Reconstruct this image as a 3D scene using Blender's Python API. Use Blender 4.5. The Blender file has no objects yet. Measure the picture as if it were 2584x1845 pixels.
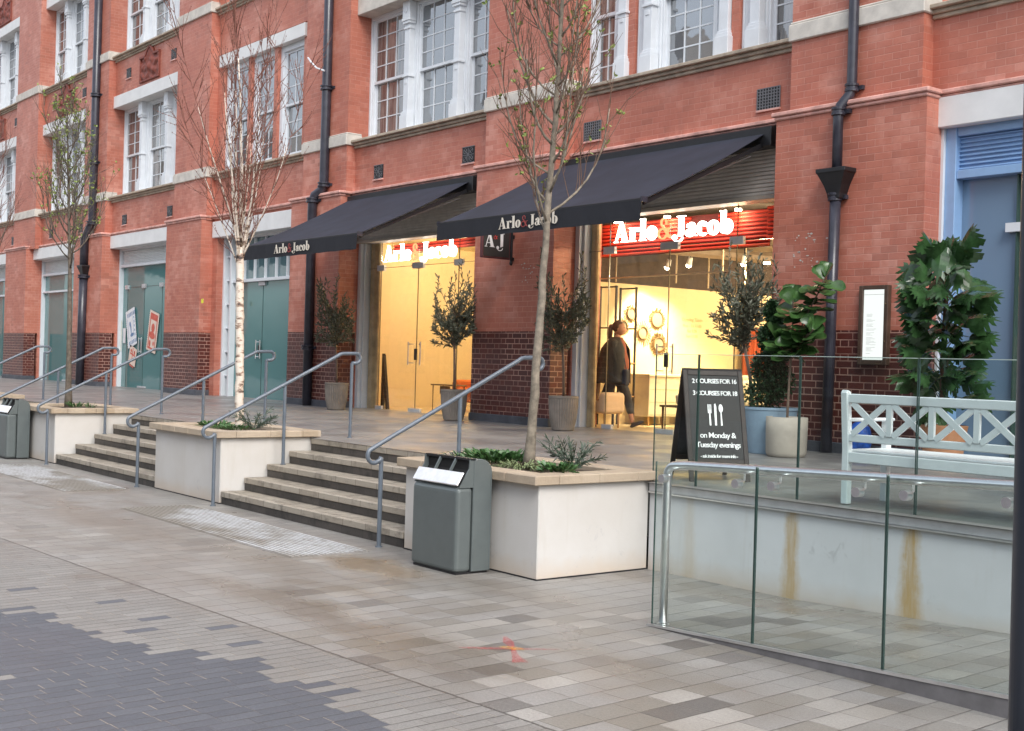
import bpy, bmesh, math, random
from mathutils import Vector, Matrix, Euler, noise as mnoise
PI = math.pi
rad = math.radians
random.seed(7)
C = bpy.context.scene.collection
sc = bpy.context.scene

# ------------------------------------------------------------------ camera
YAW, PITCH, ROLL = rad(51.7547), rad(-0.0979), rad(1.6716)
CAM = Vector((0.0, -12.4967, 1.80))
fw = Vector((-math.sin(YAW)*math.cos(PITCH), math.cos(YAW)*math.cos(PITCH), math.sin(PITCH)))
rt = Vector((math.cos(YAW), math.sin(YAW), 0.0))
up = rt.cross(fw)
cr = rt*math.cos(ROLL)+up*math.sin(ROLL)
cu = -rt*math.sin(ROLL)+up*math.cos(ROLL)
cam_d = bpy.data.cameras.new('camera')
cam = bpy.data.objects.new('camera', cam_d); C.objects.link(cam)
m = Matrix((( cr.x, cu.x, -fw.x, CAM.x), (cr.y, cu.y, -fw.y, CAM.y), (cr.z, cu.z, -fw.z, CAM.z), (0, 0, 0, 1)))
cam.matrix_world = m
cam_d.sensor_width = 36.0
cam_d.lens = 36.0*3167.17/2584.0
cam_d.clip_end = 1000.0
cam_d.clip_start = 0.05
sc.camera = cam

# ------------------------------------------------------------------ world and sun
EXPOSURE = 1.42
SUN_EL, SUN_AZ = rad(48), rad(75)      # azimuth measured from +Y towards +X
w = bpy.data.worlds.new('World'); sc.world = w; w.use_nodes = True
nt = w.node_tree; nt.nodes.clear()
out = nt.nodes.new('ShaderNodeOutputWorld'); bg = nt.nodes.new('ShaderNodeBackground')
sky = nt.nodes.new('ShaderNodeTexSky'); sky.sky_type = 'NISHITA'; sky.sun_disc = False
sky.sun_elevation = SUN_EL; sky.sun_rotation = SUN_AZ
sky.air_density = 1.0; sky.dust_density = 4.0; sky.ozone_density = 1.0
hs = nt.nodes.new('ShaderNodeHueSaturation'); hs.inputs['Saturation'].default_value = 0.42
tc = nt.nodes.new('ShaderNodeTexCoord'); nz = nt.nodes.new('ShaderNodeTexNoise')
nz.inputs['Scale'].default_value = 2.2; nz.inputs['Detail'].default_value = 5
rmp = nt.nodes.new('ShaderNodeMapRange'); rmp.inputs['From Min'].default_value = .35; rmp.inputs['From Max'].default_value = .7
rmp.inputs['To Min'].default_value = .75; rmp.inputs['To Max'].default_value = 1.35
mx = nt.nodes.new('ShaderNodeVectorMath'); mx.operation = 'SCALE'
nt.links.new(tc.outputs['Generated'], nz.inputs['Vector']); nt.links.new(nz.outputs['Fac'], rmp.inputs['Value'])
nt.links.new(sky.outputs[0], hs.inputs['Color']); nt.links.new(hs.outputs[0], mx.inputs[0]); nt.links.new(rmp.outputs[0], mx.inputs['Scale'])
nt.links.new(mx.outputs[0], bg.inputs['Color']); bg.inputs['Strength'].default_value = 0.13
nt.links.new(bg.outputs[0], out.inputs['Surface'])
sd = bpy.data.lights.new('sun', 'SUN'); sd.energy = 0.9; sd.angle = rad(25); sd.color = (1.0, 0.97, 0.93)
so = bpy.data.objects.new('sun', sd); C.objects.link(so)
sdir = Vector((math.sin(SUN_AZ)*math.cos(SUN_EL), math.cos(SUN_AZ)*math.cos(SUN_EL)-0.55, math.sin(SUN_EL))).normalized()
so.rotation_euler = (-sdir).to_track_quat('-Z', 'Y').to_euler(); so.location = (0, -10, 30)
sc.view_settings.view_transform = 'Standard'; sc.view_settings.look = 'None'
sc.view_settings.exposure = EXPOSURE; sc.view_settings.gamma = 1.0
sc.render.engine = 'CYCLES'
sc.cycles.max_bounces = 8; sc.cycles.transparent_max_bounces = 16
sc.cycles.glossy_bounces = 3; sc.cycles.transmission_bounces = 4
sc.cycles.sample_clamp_indirect = 4.0
sc.cycles.caustics_reflective = False; sc.cycles.caustics_refractive = False

# ------------------------------------------------------------------ materials
class N:
    """small node graph writer"""
    def __init__(s, name):
        s.mat = bpy.data.materials.new(name); s.mat.use_nodes = True
        s.t = s.mat.node_tree; s.t.nodes.clear()
        s.out = s.t.nodes.new('ShaderNodeOutputMaterial')
        s.b = s.t.nodes.new('ShaderNodeBsdfPrincipled')
        s.t.links.new(s.b.outputs[0], s.out.inputs['Surface'])
        s._tc = None
    def set(s, sock, v):
        if isinstance(v, bpy.types.NodeSocket): s.t.links.new(v, sock)
        elif v is not None:
            if sock.type == 'RGBA' and len(v) == 3: v = (*v, 1)
            sock.default_value = v
    def node(s, typ, ins={}, **kw):
        n = s.t.nodes.new(typ)
        for k, v in kw.items(): setattr(n, k, v)
        for k, v in ins.items(): s.set(n.inputs[k], v)
        return n
    def co(s):
        if not s._tc: s._tc = s.t.nodes.new('ShaderNodeTexCoord')
        return s._tc.outputs['Object']
    def xyz(s, v=None):
        n = s.node('ShaderNodeSeparateXYZ', {0: v or s.co()}); return n.outputs[0], n.outputs[1], n.outputs[2]
    def geo(s): return s.node('ShaderNodeNewGeometry').outputs['Position']
    def vec(s, a=0.0, b=0.0, c=0.0):
        return s.node('ShaderNodeCombineXYZ', {0: a, 1: b, 2: c}).outputs[0]
    def m(s, op, a, b=None, c=None, clamp=False):
        n = s.node('ShaderNodeMath', {0: a}, operation=op, use_clamp=clamp)
        if b is not None: s.set(n.inputs[1], b)
        if c is not None: s.set(n.inputs[2], c)
        return n.outputs[0]
    def noise(s, scale, detail=3, rough=.5, v=None, color=False, dist=0.0):
        n = s.node('ShaderNodeTexNoise', {'Vector': v or s.co(), 'Scale': scale, 'Detail': detail, 'Roughness': rough, 'Distortion': dist})
        return n.outputs['Color' if color else 'Fac']
    def white(s, v): return s.node('ShaderNodeTexWhiteNoise', {'Vector': v}).outputs
    def rng(s, v, a, b, c=0.0, d=1.0):
        return s.node('ShaderNodeMapRange', {'Value': v, 'From Min': a, 'From Max': b, 'To Min': c, 'To Max': d}).outputs[0]
    def mix(s, f, a, b, mode='MIX'):
        n = s.node('ShaderNodeMix', data_type='RGBA', blend_type=mode)
        s.set(n.inputs[0], f); s.set(n.inputs[6], a); s.set(n.inputs[7], b); return n.outputs[2]
    def ramp(s, f, stops, interp='LINEAR'):
        n = s.node('ShaderNodeValToRGB', {0: f}); cr_ = n.color_ramp; cr_.interpolation = interp
        while len(cr_.elements) > 1: cr_.elements.remove(cr_.elements[-1])
        cr_.elements[0].position = stops[0][0]; cr_.elements[0].color = (*stops[0][1], 1)
        for p, c in stops[1:]:
            e = cr_.elements.new(p); e.color = (*c, 1)
        return n.outputs[0]
    def bump(s, h, strength=.3, dist=.01):
        n = s.node('ShaderNodeBump', {'Height': h, 'Strength': strength, 'Distance': dist}); s.set(s.b.inputs['Normal'], n.outputs[0])
    def P(s, **kw):
        names = dict(col='Base Color', rough='Roughness', metal='Metallic', ior='IOR', emis='Emission Color', es='Emission Strength', coat='Coat Weight', spec='Specular IOR Level', sss='Subsurface Weight')
        for k, v in kw.items(): s.set(s.b.inputs[names[k]], v)
        return s

def simple(name, col, rough=.6, metal=0.0, var=.12, scale=8, bump=0.0, bscale=60, **kw):
    n = N(name)
    f = n.noise(scale, 4, .6)
    a = tuple(max(0, c*(1-var)) for c in col); b = tuple(min(1, c*(1+var)) for c in col)
    n.P(col=n.mix(n.rng(f, .3, .7), a, b), rough=rough, metal=metal, **kw)
    if bump: n.bump(n.noise(bscale, 3), bump, .004)
    return n.mat

def srgb(r, g, b):
    f = lambda c: (c/255/12.92) if c/255 <= .04045 else ((c/255+.055)/1.055)**2.4
    return (f(r), f(g), f(b))

def brick_mat(name, c1, c2, mortar, bw=.215, bh=.0765, joint=.006, bumpd=.5, patches=None, rough=.75, mort_vis=1.0, flem=False):
    n = N(name); x, y, z = n.xyz()
    u = n.m('ADD', x, y)
    row = n.m('FLOOR', n.m('DIVIDE', z, bh))
    par = n.m('MODULO', n.m('ADD', row, 4000.0), 2.0)
    if flem:   # header and stretcher in turn
        per = bw*1.5
        uu = n.m('ADD', n.m('DIVIDE', u, per), n.m('MULTIPLY', par, .5))
        cell = n.m('FLOOR', uu); fr = n.m('SUBTRACT', uu, cell)
        isH = n.m('GREATER_THAN', fr, .6667)
        d1 = n.m('MINIMUM', fr, n.m('ABSOLUTE', n.m('SUBTRACT', fr, .6667)))
        d1 = n.m('MULTIPLY', n.m('MINIMUM', d1, n.m('SUBTRACT', 1.0, fr)), per)
        idv = n.vec(n.m('ADD', cell, n.m('MULTIPLY', isH, .37)), row, 1.0)
    else:
        uu = n.m('ADD', n.m('DIVIDE', u, bw), n.m('MULTIPLY', par, .5))
        cell = n.m('FLOOR', uu); fr = n.m('SUBTRACT', uu, cell)
        d1 = n.m('MULTIPLY', n.m('MINIMUM', fr, n.m('SUBTRACT', 1.0, fr)), bw)
        idv = n.vec(cell, row, 1.0)
    fz = n.m('SUBTRACT', n.m('DIVIDE', z, bh), row)
    d2 = n.m('MULTIPLY', n.m('MINIMUM', fz, n.m('SUBTRACT', 1.0, fz)), bh)
    d = n.m('MINIMUM', d1, d2)
    wob = n.m('MULTIPLY', n.noise(35, 2), .004)
    mask = n.rng(n.m('ADD', d, n.m('SUBTRACT', wob, .002)), joint*.5, joint*.5+.003, 1.0, 0.0)
    rnd = n.white(idv)[0]
    big = n.noise(.45, 4, .6)
    col = n.mix(rnd, c1, c2)
    col = n.mix(n.rng(n.noise(3.0, 5, .7), .35, .72, 0, .55), col, tuple(c*.72 for c in c1))
    if patches:
        pm = n.m('MULTIPLY', n.rng(n.noise(1.1, 5, .65, v=n.vec(u, z, 3.0)), .48, .62), n.rng(rnd, .35, .6, .35, 1.0))
        col = n.mix(n.m('MULTIPLY', pm, .85), col, patches)
        dkb = n.m('MULTIPLY', n.m('GREATER_THAN', rnd, .82), n.rng(n.noise(.7, 3, .6, v=n.vec(u, z, 13.0)), .45, .6, .1, .6)); col = n.mix(dkb, col, tuple(c*.62 for c in c1))
        soot = n.rng(n.noise(1.0, 5, .7, v=n.vec(n.m('MULTIPLY', u, 3.0), 0, n.m('MULTIPLY', z, .5))), .56, .74, 0, .32); col = n.mix(soot, col, (.20, .10, .08))
        flk = n.m('MULTIPLY', n.rng(n.noise(9, 6, .7), .66, .69), n.rng(n.noise(.8, 2, v=n.vec(u, z, 9.0)), .55, .62))
        col = n.mix(n.m('MULTIPLY', flk, .6), col, (.62, .40, .34))
    col = n.mix(n.rng(big, .3, .7, 0, .35), col, tuple(min(1, c*1.25) for c in c2))
    mv = n.rng(n.noise(.9, 3, .6, v=n.vec(u, z, 5.0)), .42, .62, mort_vis*.35, mort_vis)
    mcol = n.mix(n.m('MULTIPLY', mask, mv), col, mortar)
    n.P(col=mcol, rough=n.rng(n.noise(20, 3), .3, .7, rough-.12, rough+.1))
    h = n.m('ADD', n.m('MULTIPLY', n.m('SUBTRACT', 1.0, mask), 1.0), n.m('MULTIPLY', n.noise(70, 4), .5))
    n.bump(h, bumpd, .006)
    return n.mat

M = {}
M['brick'] = brick_mat('red_painted_brick', (.42, .128, .084), (.52, .185, .122), (.66, .38, .31), patches=(.60, .29, .225), joint=.004, bumpd=.45, mort_vis=.5, rough=.55, bh=.0847, bw=.235)
M['brick_lo'] = M['brick']
M['dado'] = brick_mat('glazed_dark_brick', (.135, .030, .020), (.070, .022, .020), (.46, .27, .21), joint=.010, bumpd=.8, rough=.42, mort_vis=1.3, flem=True, bh=.0847, bw=.235)
M['plinth'] = simple('slate_plinth', (.075, .08, .095), .6, var=.35, scale=3, bump=.4)
M['pink'] = simple('pink_moulding_paint', (.66, .36, .30), .45, var=.35, scale=4, bump=.3)
M['stone'] = simple('pale_limestone', (.60, .56, .50), .8, var=.16, scale=5, bump=.35)
M['sill'] = simple('weathered_sill_stone', (.42, .35, .27), .8, var=.3, scale=5, bump=.35)
M['lintel'] = simple('white_painted_lintel', (.74, .74, .73), .6, var=.06, scale=3, bump=.2)
M['white'] = simple('white_gloss_paint', (.70, .73, .76), .4, var=.05, scale=4)
M['terracotta'] = simple('red_terracotta_relief', (.22, .055, .036), .6, var=.35, scale=7, bump=.6)
M['dark'] = simple('black_metal', (.012, .012, .014), .45, var=.2)
M['iron'] = simple('painted_drainpipe', (.035, .035, .048), .28, var=.35, scale=5, bump=.12)
M['grate'] = simple('grey_vent_grate', (.16, .16, .17), .6)
M['render'] = None
M['wood_door'] = simple('brown_oak', (.35, .16, .05), .5)

def stained_render(name, streaks=(), cool=False):
    n = N(name); x, y, z = n.xyz(n.geo())
    base = n.mix(n.rng(n.noise(1.3, 5, .6), .3, .7), *(((.56, .575, .58), (.64, .655, .67)) if cool else ((.505, .485, .45), (.57, .56, .54))))
    low = n.rng(n.m('ADD', z, n.m('MULTIPLY', n.noise(6, 4), .15)), .05, .26, .6, 0.0)
    col = n.mix(low, base, (.50, .38, .26))
    drip = n.rng(n.noise(1.0, 4, .65, v=n.vec(n.m('MULTIPLY', n.m('ADD', x, y), 7.0), 0.0, n.m('MULTIPLY', z, .8))), .56, .72, 0, .28)
    col = n.mix(drip, col, (.45, .42, .36))
    sp = n.rng(n.noise(28, 3, .8), .72, .76, 0, .5)
    col = n.mix(sp, col, (.35, .32, .28))
    scf = n.rng(n.noise(3.5, 5, .75, dist=1.5), .63, .70, 0, .5)
    col = n.mix(scf, col, (.40, .40, .41))
    for (sx, wd, st) in streaks:
        dx = n.m('ABSOLUTE', n.m('SUBTRACT', n.m('ADD', x, n.m('MULTIPLY', n.m('SUBTRACT', n.noise(7, 4, .7, v=n.geo()), .5), .11)), sx))
        wz = n.rng(z, 0.0, .75, wd*1.5, wd*.8)
        mk = n.m('SUBTRACT', 1.0, n.m('DIVIDE', dx, wz), clamp=True)
        mk = n.m('MULTIPLY', n.rng(mk, 0, .7), n.rng(n.noise(1.0, 5, .7, v=n.vec(n.m('MULTIPLY', x, 40.0), 0, n.m('MULTIPLY', z, 3.0))), .25, .6, .45, 1.0))
        col = n.mix(n.m('MULTIPLY', mk, st), col, (.46, .32, .14))
    n.P(col=col, rough=.75); n.bump(n.noise(90, 4, .6), .25, .004)
    return n.mat
M['render'] = stained_render('white_planter_render')
M['ramp_render'] = stained_render('white_ramp_wall_render', ((-7.52, .075, .30), (-6.42, .085, .9), (-5.33, .095, 1.0)), cool=True)
def cap_mat():
    n = N('cream_coping_stone'); x, y, z = n.xyz(n.geo())
    idc = n.m('FLOOR', n.m('DIVIDE', n.m('ADD', n.m('ADD', x, n.m('MULTIPLY', y, 1.7)), 40.0), .415))
    col = n.mix(n.white(n.vec(idc, 1.0, 2.0))[0], (.36, .285, .20), (.45, .375, .285))
    col = n.mix(n.rng(n.noise(5, 5, .7), .45, .72, 0, .6), col, (.30, .24, .18))
    col = n.mix(n.rng(n.noise(30, 3, .8), .62, .7, 0, .5), col, (.24, .20, .16))
    n.P(col=col, rough=.7); n.bump(n.noise(40, 4), .5, .005); return n.mat
M['cap'] = cap_mat()
M['soil'] = simple('dark_soil', (.05, .035, .022), .95, var=.5, scale=30, bump=1.0, bscale=40)
M['rail'] = simple('blue_grey_rail_paint', (.115, .14, .17), .3, metal=.0, var=.12, spec=.6)
M['bin'] = simple('grey_green_bin_metal', (.115, .135, .135), .38, metal=.15, var=.06)
M['bin_in'] = simple('bin_dark_inside', (.01, .01, .01), .8)
M['steel'] = simple('brushed_steel', (.80, .80, .80), .30, metal=1.0, var=.08, scale=12)
M['steel_dull'] = simple('dull_steel_channel', (.58, .58, .59), .5, metal=.4, var=.1)
M['awn'] = simple('navy_awning_canvas', (.021, .025, .040), .75, var=.25, scale=2, bump=.9, bscale=3)
M['awn_val'] = simple('black_valance_canvas', (.012, .013, .018), .85, var=.1)
M['letter_cream'] = simple('cream_lettering', (.72, .66, .56), .6)
M['letter_red'] = simple('red_lettering', (.30, .05, .045), .6)
M['white_sign'] = simple('white_sign_print', (.85, .85, .85), .5)
M['teak'] = simple('white_bench_paint', (.82, .84, .86), .4, var=.05)
M['slat'] = simple('grey_shutter_slats', (.62, .58, .53), .5, var=.1)
M['slat_white'] = simple('white_shutter_slats', (.80, .82, .82), .45, var=.05)
M['blue_frame'] = simple('pale_blue_frame_paint', (.26, .42, .66), .4, var=.05)
M['pier'] = simple('worn_beige_plaster', (.50, .37, .20), .8, var=.3, scale=5, bump=.8, bscale=20)
M['cream_wall'] = simple('cream_interior_wall', (.80, .67, .42), .85, var=.03)
M['int_floor'] = simple('pale_shop_floor', (.62, .50, .30), .35, var=.1)
M['ceil'] = simple('dark_open_ceiling', (.055, .040, .035), .8, var=.3)
M['redpanel'] = simple('red_corrugated_panel', (.66, .045, .022), .4, var=.1)
M['pot_rib'] = simple('ribbed_zinc_pot', (.20, .175, .15), .6, var=.2, scale=6)
M['pot_blue'] = simple('pale_blue_pot', (.26, .36, .46), .5, var=.06)
M['pot_beige'] = simple('beige_concrete_pot', (.42, .37, .31), .75, var=.1, scale=5, bump=.3)
M['pot_orange'] = simple('terracotta_orange_pot', (.48, .22, .11), .7, var=.12)
M['pole'] = simple('dark_blue_pole_paint', (.035, .048, .075), .3, var=.1)
M['board'] = simple('dark_brown_board_frame', (.030, .020, .017), .6, var=.3)
M['board_in'] = simple('chalkboard_black', (.010, .009, .009), .6, var=.2)
M['olive'] = simple('olive_leaf', (.085, .095, .060), .55, var=.45, scale=25)
M['olive_light'] = simple('olive_leaf_grey', (.15, .16, .115), .5, var=.35, scale=25)
M['fiddle'] = simple('fiddle_leaf', (.045, .105, .028), .28, var=.4, scale=9)
M['monstera'] = simple('monstera_leaf', (.032, .078, .026), .22, var=.45, scale=9)
M['box_leaf'] = simple('topiary_leaf', (.022, .060, .020), .5, var=.6, scale=18)
M['spring_leaf'] = simple('spring_leaf', (.20, .26, .06), .5, var=.4, scale=20)
M['ground_leaf'] = simple('ground_cover_leaf', (.055, .13, .04), .4, var=.5, scale=25)
M['fern_leaf'] = simple('feathery_leaf', (.07, .10, .07), .5, var=.4, scale=20)
M['twig'] = simple('red_brown_twig', (.16, .060, .040), .7, var=.3, scale=9)
M['bark'] = simple('grey_brown_bark', (.21, .18, .14), .85, var=.45, scale=14, bump=.8, bscale=45)
M['bark_dark'] = simple('dark_pear_bark', (.11, .090, .070), .85, var=.4, scale=14, bump=.8, bscale=45)
M['slim_stem'] = simple('slim_stem_bark', (.16, .11, .08), .8, var=.3, scale=14)
def birch_bark():
    n = N('white_birch_bark'); x, y, z = n.xyz()
    v = n.vec(n.m('MULTIPLY', x, 6.0), n.m('MULTIPLY', y, 6.0), n.m('MULTIPLY', z, 16.0))
    f = n.noise(1.0, 4, .65, v=v)
    col = n.ramp(f, [(.0, (.50, .43, .36)), (.38, (.66, .60, .53)), (.52, (.62, .54, .45)), (.58, (.28, .19, .14)), (.66, (.06, .045, .04))])
    n.P(col=col, rough=.7); n.bump(f, .5, .006); return n.mat
M['birch'] = birch_bark()
def pane_mat(name, col, ior=2.3, rough=.02, wav=.25):
    n = N(name); n.P(col=col, rough=rough, ior=ior)
    n.bump(n.noise(1.6, 2), wav, .02); return n.mat
M['pane'] = pane_mat('sash_window_glass', (.085, .10, .115), 3.0)
M['pane_curtain'] = None
def curtain_mat():
    n = N('curtained_window_glass'); x, y, z = n.xyz()
    f = n.noise(1.0, 2, .5, v=n.vec(n.m('MULTIPLY', x, 9.0), n.m('MULTIPLY', y, 2.0), n.m('MULTIPLY', z, .5)))
    n.P(col=n.ramp(f, [(.35, (.05, .05, .05)), (.5, (.22, .19, .17)), (.6, (.05, .055, .06)), (.7, (.16, .15, .14))]), rough=.03, ior=2.5)
    n.bump(n.noise(1.6, 2), .25, .02); return n.mat
M['pane_curtain'] = curtain_mat()
M['teal'] = pane_mat('teal_filmed_glass', (.105, .235, .235), 1.75, .05, .15)
M['blue_glass'] = pane_mat('blue_tinted_glass', (.17, .26, .37), 1.75, .08, .1)
def glass_mat(name, tint, refl=.08, edge=None):
    n = N(name); t = n.t; t.nodes.remove(n.b)
    tr = n.node('ShaderNodeBsdfTransparent', {0: (*tint, 1)}); gl = n.node('ShaderNodeBsdfGlossy', {0: (1, 1, 1, 1), 'Roughness': .01})
    fc = n.node('ShaderNodeLayerWeight', {'Blend': .5}).outputs['Facing']
    f = n.m('ADD', n.m('MULTIPLY', n.m('POWER', fc, 5.0), .9), refl+.035, clamp=True)
    mxs = n.node('ShaderNodeMixShader', {0: f}); t.links.new(tr.outputs[0], mxs.inputs[1]); t.links.new(gl.outputs[0], mxs.inputs[2])
    t.links.new(mxs.outputs[0], n.out.inputs['Surface']); return n.mat
M['clear'] = glass_mat('clear_shop_glass', (.97, .97, .96), .0)
M['green_glass'] = glass_mat('green_balustrade_glass', (.915, .955, .945), -.015)
M['glass_edge'] = simple('green_glass_edge', (.045, .085, .075), .2, var=.1)
def emis(name, col, s):
    n = N(name); n.P(col=(0, 0, 0), emis=col, es=s, rough=.6); return n.mat
M['sign_glow'] = emis('lit_sign_face', (1.0, .93, .80), 3.5)
M['sign_glow_red'] = emis('lit_ampersand', (1.0, .30, .12), .9)
M['lamp_glow'] = emis('lamp_glow', (1.0, .85, .6), 14.0)
M['menu_glow'] = emis('backlit_menu', (.95, 1.0, .97), .38)
M['skin'] = simple('skin', (.50, .25, .15), .55, var=.08)
M['hair'] = simple('brown_hair', (.07, .025, .012), .5, var=.3, scale=30)
M['jacket'] = simple('dark_jacket', (.040, .036, .030), .8, var=.25)
M['rust_top'] = simple('rust_top', (.30, .085, .045), .8, var=.1)
M['trousers'] = simple('dark_trousers', (.035, .037, .045), .8, var=.15)
M['shoe'] = simple('dark_shoe', (.025, .015, .012), .5)
M['bag'] = simple('navy_bag', (.022, .026, .045), .5)
M['sofa'] = simple('cream_sofa_fabric', (.74, .66, .50), .9, var=.06)
M['peach'] = simple('peach_armchair_fabric', (.74, .54, .36), .9, var=.06)
M['orange'] = simple('burnt_orange_fabric', (.62, .17, .03), .9, var=.1)
M['wood'] = simple('light_wood', (.50, .30, .13), .5, var=.15)
M['brown_cush'] = simple('brown_cushion', (.10, .05, .02), .9)
M['gold'] = simple('gilt_mirror_frame', (.16, .10, .04), .45, metal=.2, var=.2)
M['mirror'] = pane_mat('mirror_glass', (.26, .27, .20), 2.0, .05)
M['redcurt'] = simple('russet_lamp_shade', (.42, .09, .03), .8)
M['paper_blue'] = simple('blue_poster_ink', (.16, .27, .44), .6, var=.3, scale=14)
M['paper_white'] = simple('white_paper', (.78, .80, .82), .7)
M['paper_red'] = simple('red_poster_ink', (.62, .13, .09), .6, var=.25, scale=14)
M['paper_pale'] = simple('pale_poster_paper', (.78, .62, .52), .7, var=.1)
M['paper_olive'] = simple('olive_poster_ink', (.13, .13, .06), .6, var=.5, scale=20)
M['paper_cream'] = simple('cream_poster_paper', (.62, .60, .42), .7, var=.1)
M['bluebottle'] = simple('blue_plastic_bag', (.03, .14, .62), .3, var=.5, scale=12)

def paver_ground():
    n = N('street_pavers'); x0, y0, z0 = n.xyz()
    a = rad(3.2); ca, sa = math.cos(a), math.sin(a)
    x = n.m('ADD', n.m('MULTIPLY', x0, ca), n.m('MULTIPLY', y0, sa))
    y = n.m('SUBTRACT', n.m('MULTIPLY', y0, ca), n.m('MULTIPLY', x0, sa))
    YC = -8.49*ca-(-5.03)*sa            # channel line in turned coordinates
    far = n.m('GREATER_THAN', y, YC)
    def cells(w_, l_, seed):
        u = n.m('DIVIDE', x, w_); r = n.m('FLOOR', u); fu = n.m('SUBTRACT', u, r)
        sh = n.white(n.vec(r, seed, 0))[0]
        v = n.m('ADD', n.m('DIVIDE', y, l_), sh); c = n.m('FLOOR', v); fv = n.m('SUBTRACT', v, c)
        du = n.m('MULTIPLY', n.m('MINIMUM', fu, n.m('SUBTRACT', 1.0, fu)), w_)
        dv = n.m('MULTIPLY', n.m('MINIMUM', fv, n.m('SUBTRACT', 1.0, fv)), l_)
        cx = n.m('MULTIPLY', n.m('ADD', r, .5), w_)
        cy = n.m('MULTIPLY', n.m('SUBTRACT', n.m('ADD', c, .5), sh), l_)
        rn = n.white(n.vec(r, c, seed+1.5))[0]
        return du, dv, cx, cy, rn
    du1, dv1, cx1, cy1, rn1 = cells(.205, .27, 1.0)
    du2, dv2, cx2, cy2, rn2 = cells(.100, .22, 7.0)
    mixf = lambda p, q: n.m('ADD', n.m('MULTIPLY', p, far), n.m('MULTIPLY', q, n.m('SUBTRACT', 1.0, far)))
    du, dv, cx, cy, rn = mixf(du1, du2), mixf(dv1, dv2), mixf(cx1, cx2), mixf(cy1, cy2), mixf(rn1, rn2)
    # palette of the far pavers: silver, buff, mid grey.  near ones: one buff grey
    pf = n.ramp(rn1, [(0, (.205, .192, .168)), (.26, (.258, .25, .237)), (.55, (.225, .216, .198)), (.72, (.30, .285, .26)), (.84, (.125, .118, .110)), (.93, (.34, .325, .30))], 'CONSTANT')
    pfb = n.mix(n.m('MULTIPLY', n.rng(n.noise(.8, 2, v=n.vec(cx1, cy1, 2.0)), .42, .6), n.rng(x0, -11.0, -6.0, .25, 1.0)), n.mix(.78, pf, (.248, .242, .230)), pf)
    pn = n.ramp(rn2, [(0, (.198, .193, .182)), (.5, (.214, .209, .198)), (.85, (.232, .227, .215))], 'CONSTANT')
    # dark grey field with a stepped edge
    edge = n.m('ADD', n.m('MULTIPLY', n.m('MINIMUM', n.m('ADD', cx2, 7.3), 0.0), .26), -8.74)
    wob = n.m('MULTIPLY', n.m('SUBTRACT', n.noise(1.6, 2, v=n.vec(cx2, 0.0, 4.0)), .5), .25)
    jit = n.m('MULTIPLY', n.m('SUBTRACT', rn2, .5), .30)
    isd = n.m('LESS_THAN', n.m('ADD', n.m('ADD', cy2, wob), jit), edge)
    isd = n.m('MULTIPLY', isd, n.m('LESS_THAN', rn2, .955))
    sc2 = n.m('MULTIPLY', n.m('GREATER_THAN', rn2, .985), n.m('GREATER_THAN', cx2, -12.0))
    isd = n.m('MAXIMUM', isd, sc2)
    pn = n.mix(isd, pn, n.mix(rn2, (.082, .089, .104), (.100, .108, .124)))
    col = n.mix(far, pn, pfb)
    # speckle of granite
    sp = n.noise(58, 4, .9)
    col = n.mix(n.rng(sp, .3, .7, 0, 1), n.mix(1.0, col, (.72, .72, .73), 'MULTIPLY'), n.mix(1.0, col, (1.28, 1.28, 1.27), 'MULTIPLY'))
    # joints: dark along the rows, light sandy at the short ends
    jm_l = n.m('MULTIPLY', n.rng(du, .0025, .0062, 1.0, 0.0), n.rng(n.noise(4, 3), .3, .6, .35, 1.0)); jm_s = n.rng(dv, .0025, .0045, 1.0, 0.0)
    col = n.mix(n.m('MULTIPLY', jm_l, .95), col, (.06, .055, .05))
    sj = n.m('MULTIPLY', jm_s, n.rng(n.noise(2.2, 2), .45, .58, .08, .75))
    col = n.mix(sj, col, n.mix(far, (.36, .31, .25), (.23, .21, .19)))
    # channel slot and dirt
    dch = n.m('ABSOLUTE', n.m('SUBTRACT', y, n.m('ADD', YC, n.m('MULTIPLY', n.m('SUBTRACT', n.noise(9, 4), .5), .02))))
    col = n.mix(n.rng(dch, .006, .011, .9, 0), col, (.05, .045, .04))
    grit = n.m('MULTIPLY', n.rng(dch, .02, .16, 1, 0), n.rng(n.noise(60, 3, .8), .58, .64))
    col = n.mix(n.m('MULTIPLY', grit, .7), col, (.38, .36, .32))
    flk = n.m('MULTIPLY', n.rng(n.noise(95, 2, .6), .735, .75), n.rng(n.noise(1.1, 3), .45, .6))
    col = n.mix(n.m('MULTIPLY', flk, .6), col, (.50, .47, .42))
    # damp brownish staining drifting across
    wet = n.rng(n.noise(.55, 4, .5, dist=.4), .44, .70)
    wet2 = n.rng(n.noise(1.6, 3, .5), .38, .70)
    wetm = n.m('MULTIPLY', wet, wet2)
    nearw = n.rng(n.m('ABSOLUTE', n.m('ADD', y0, 7.4)), .4, 1.8, 1.0, .15)
    wetm = n.m('MULTIPLY', n.m('MAXIMUM', wetm, n.m('MULTIPLY', nearw, n.rng(n.noise(.9, 3, .55, v=n.vec(x0, n.m('MULTIPLY', y0, 1.6), 8.0)), .42, .70, 0, .85))), n.m('SUBTRACT', 1.0, n.m('MULTIPLY', isd, n.m('SUBTRACT', 1.0, far))))
    col = n.mix(n.m('MULTIPLY', wetm, .55), col, (.135, .10, .066))
    # rusty puddle edge near the bin and along the ramp wall
    dx = n.m('SUBTRACT', x0, -9.3); dy = n.m('ADD', y0, 6.65)
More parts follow.
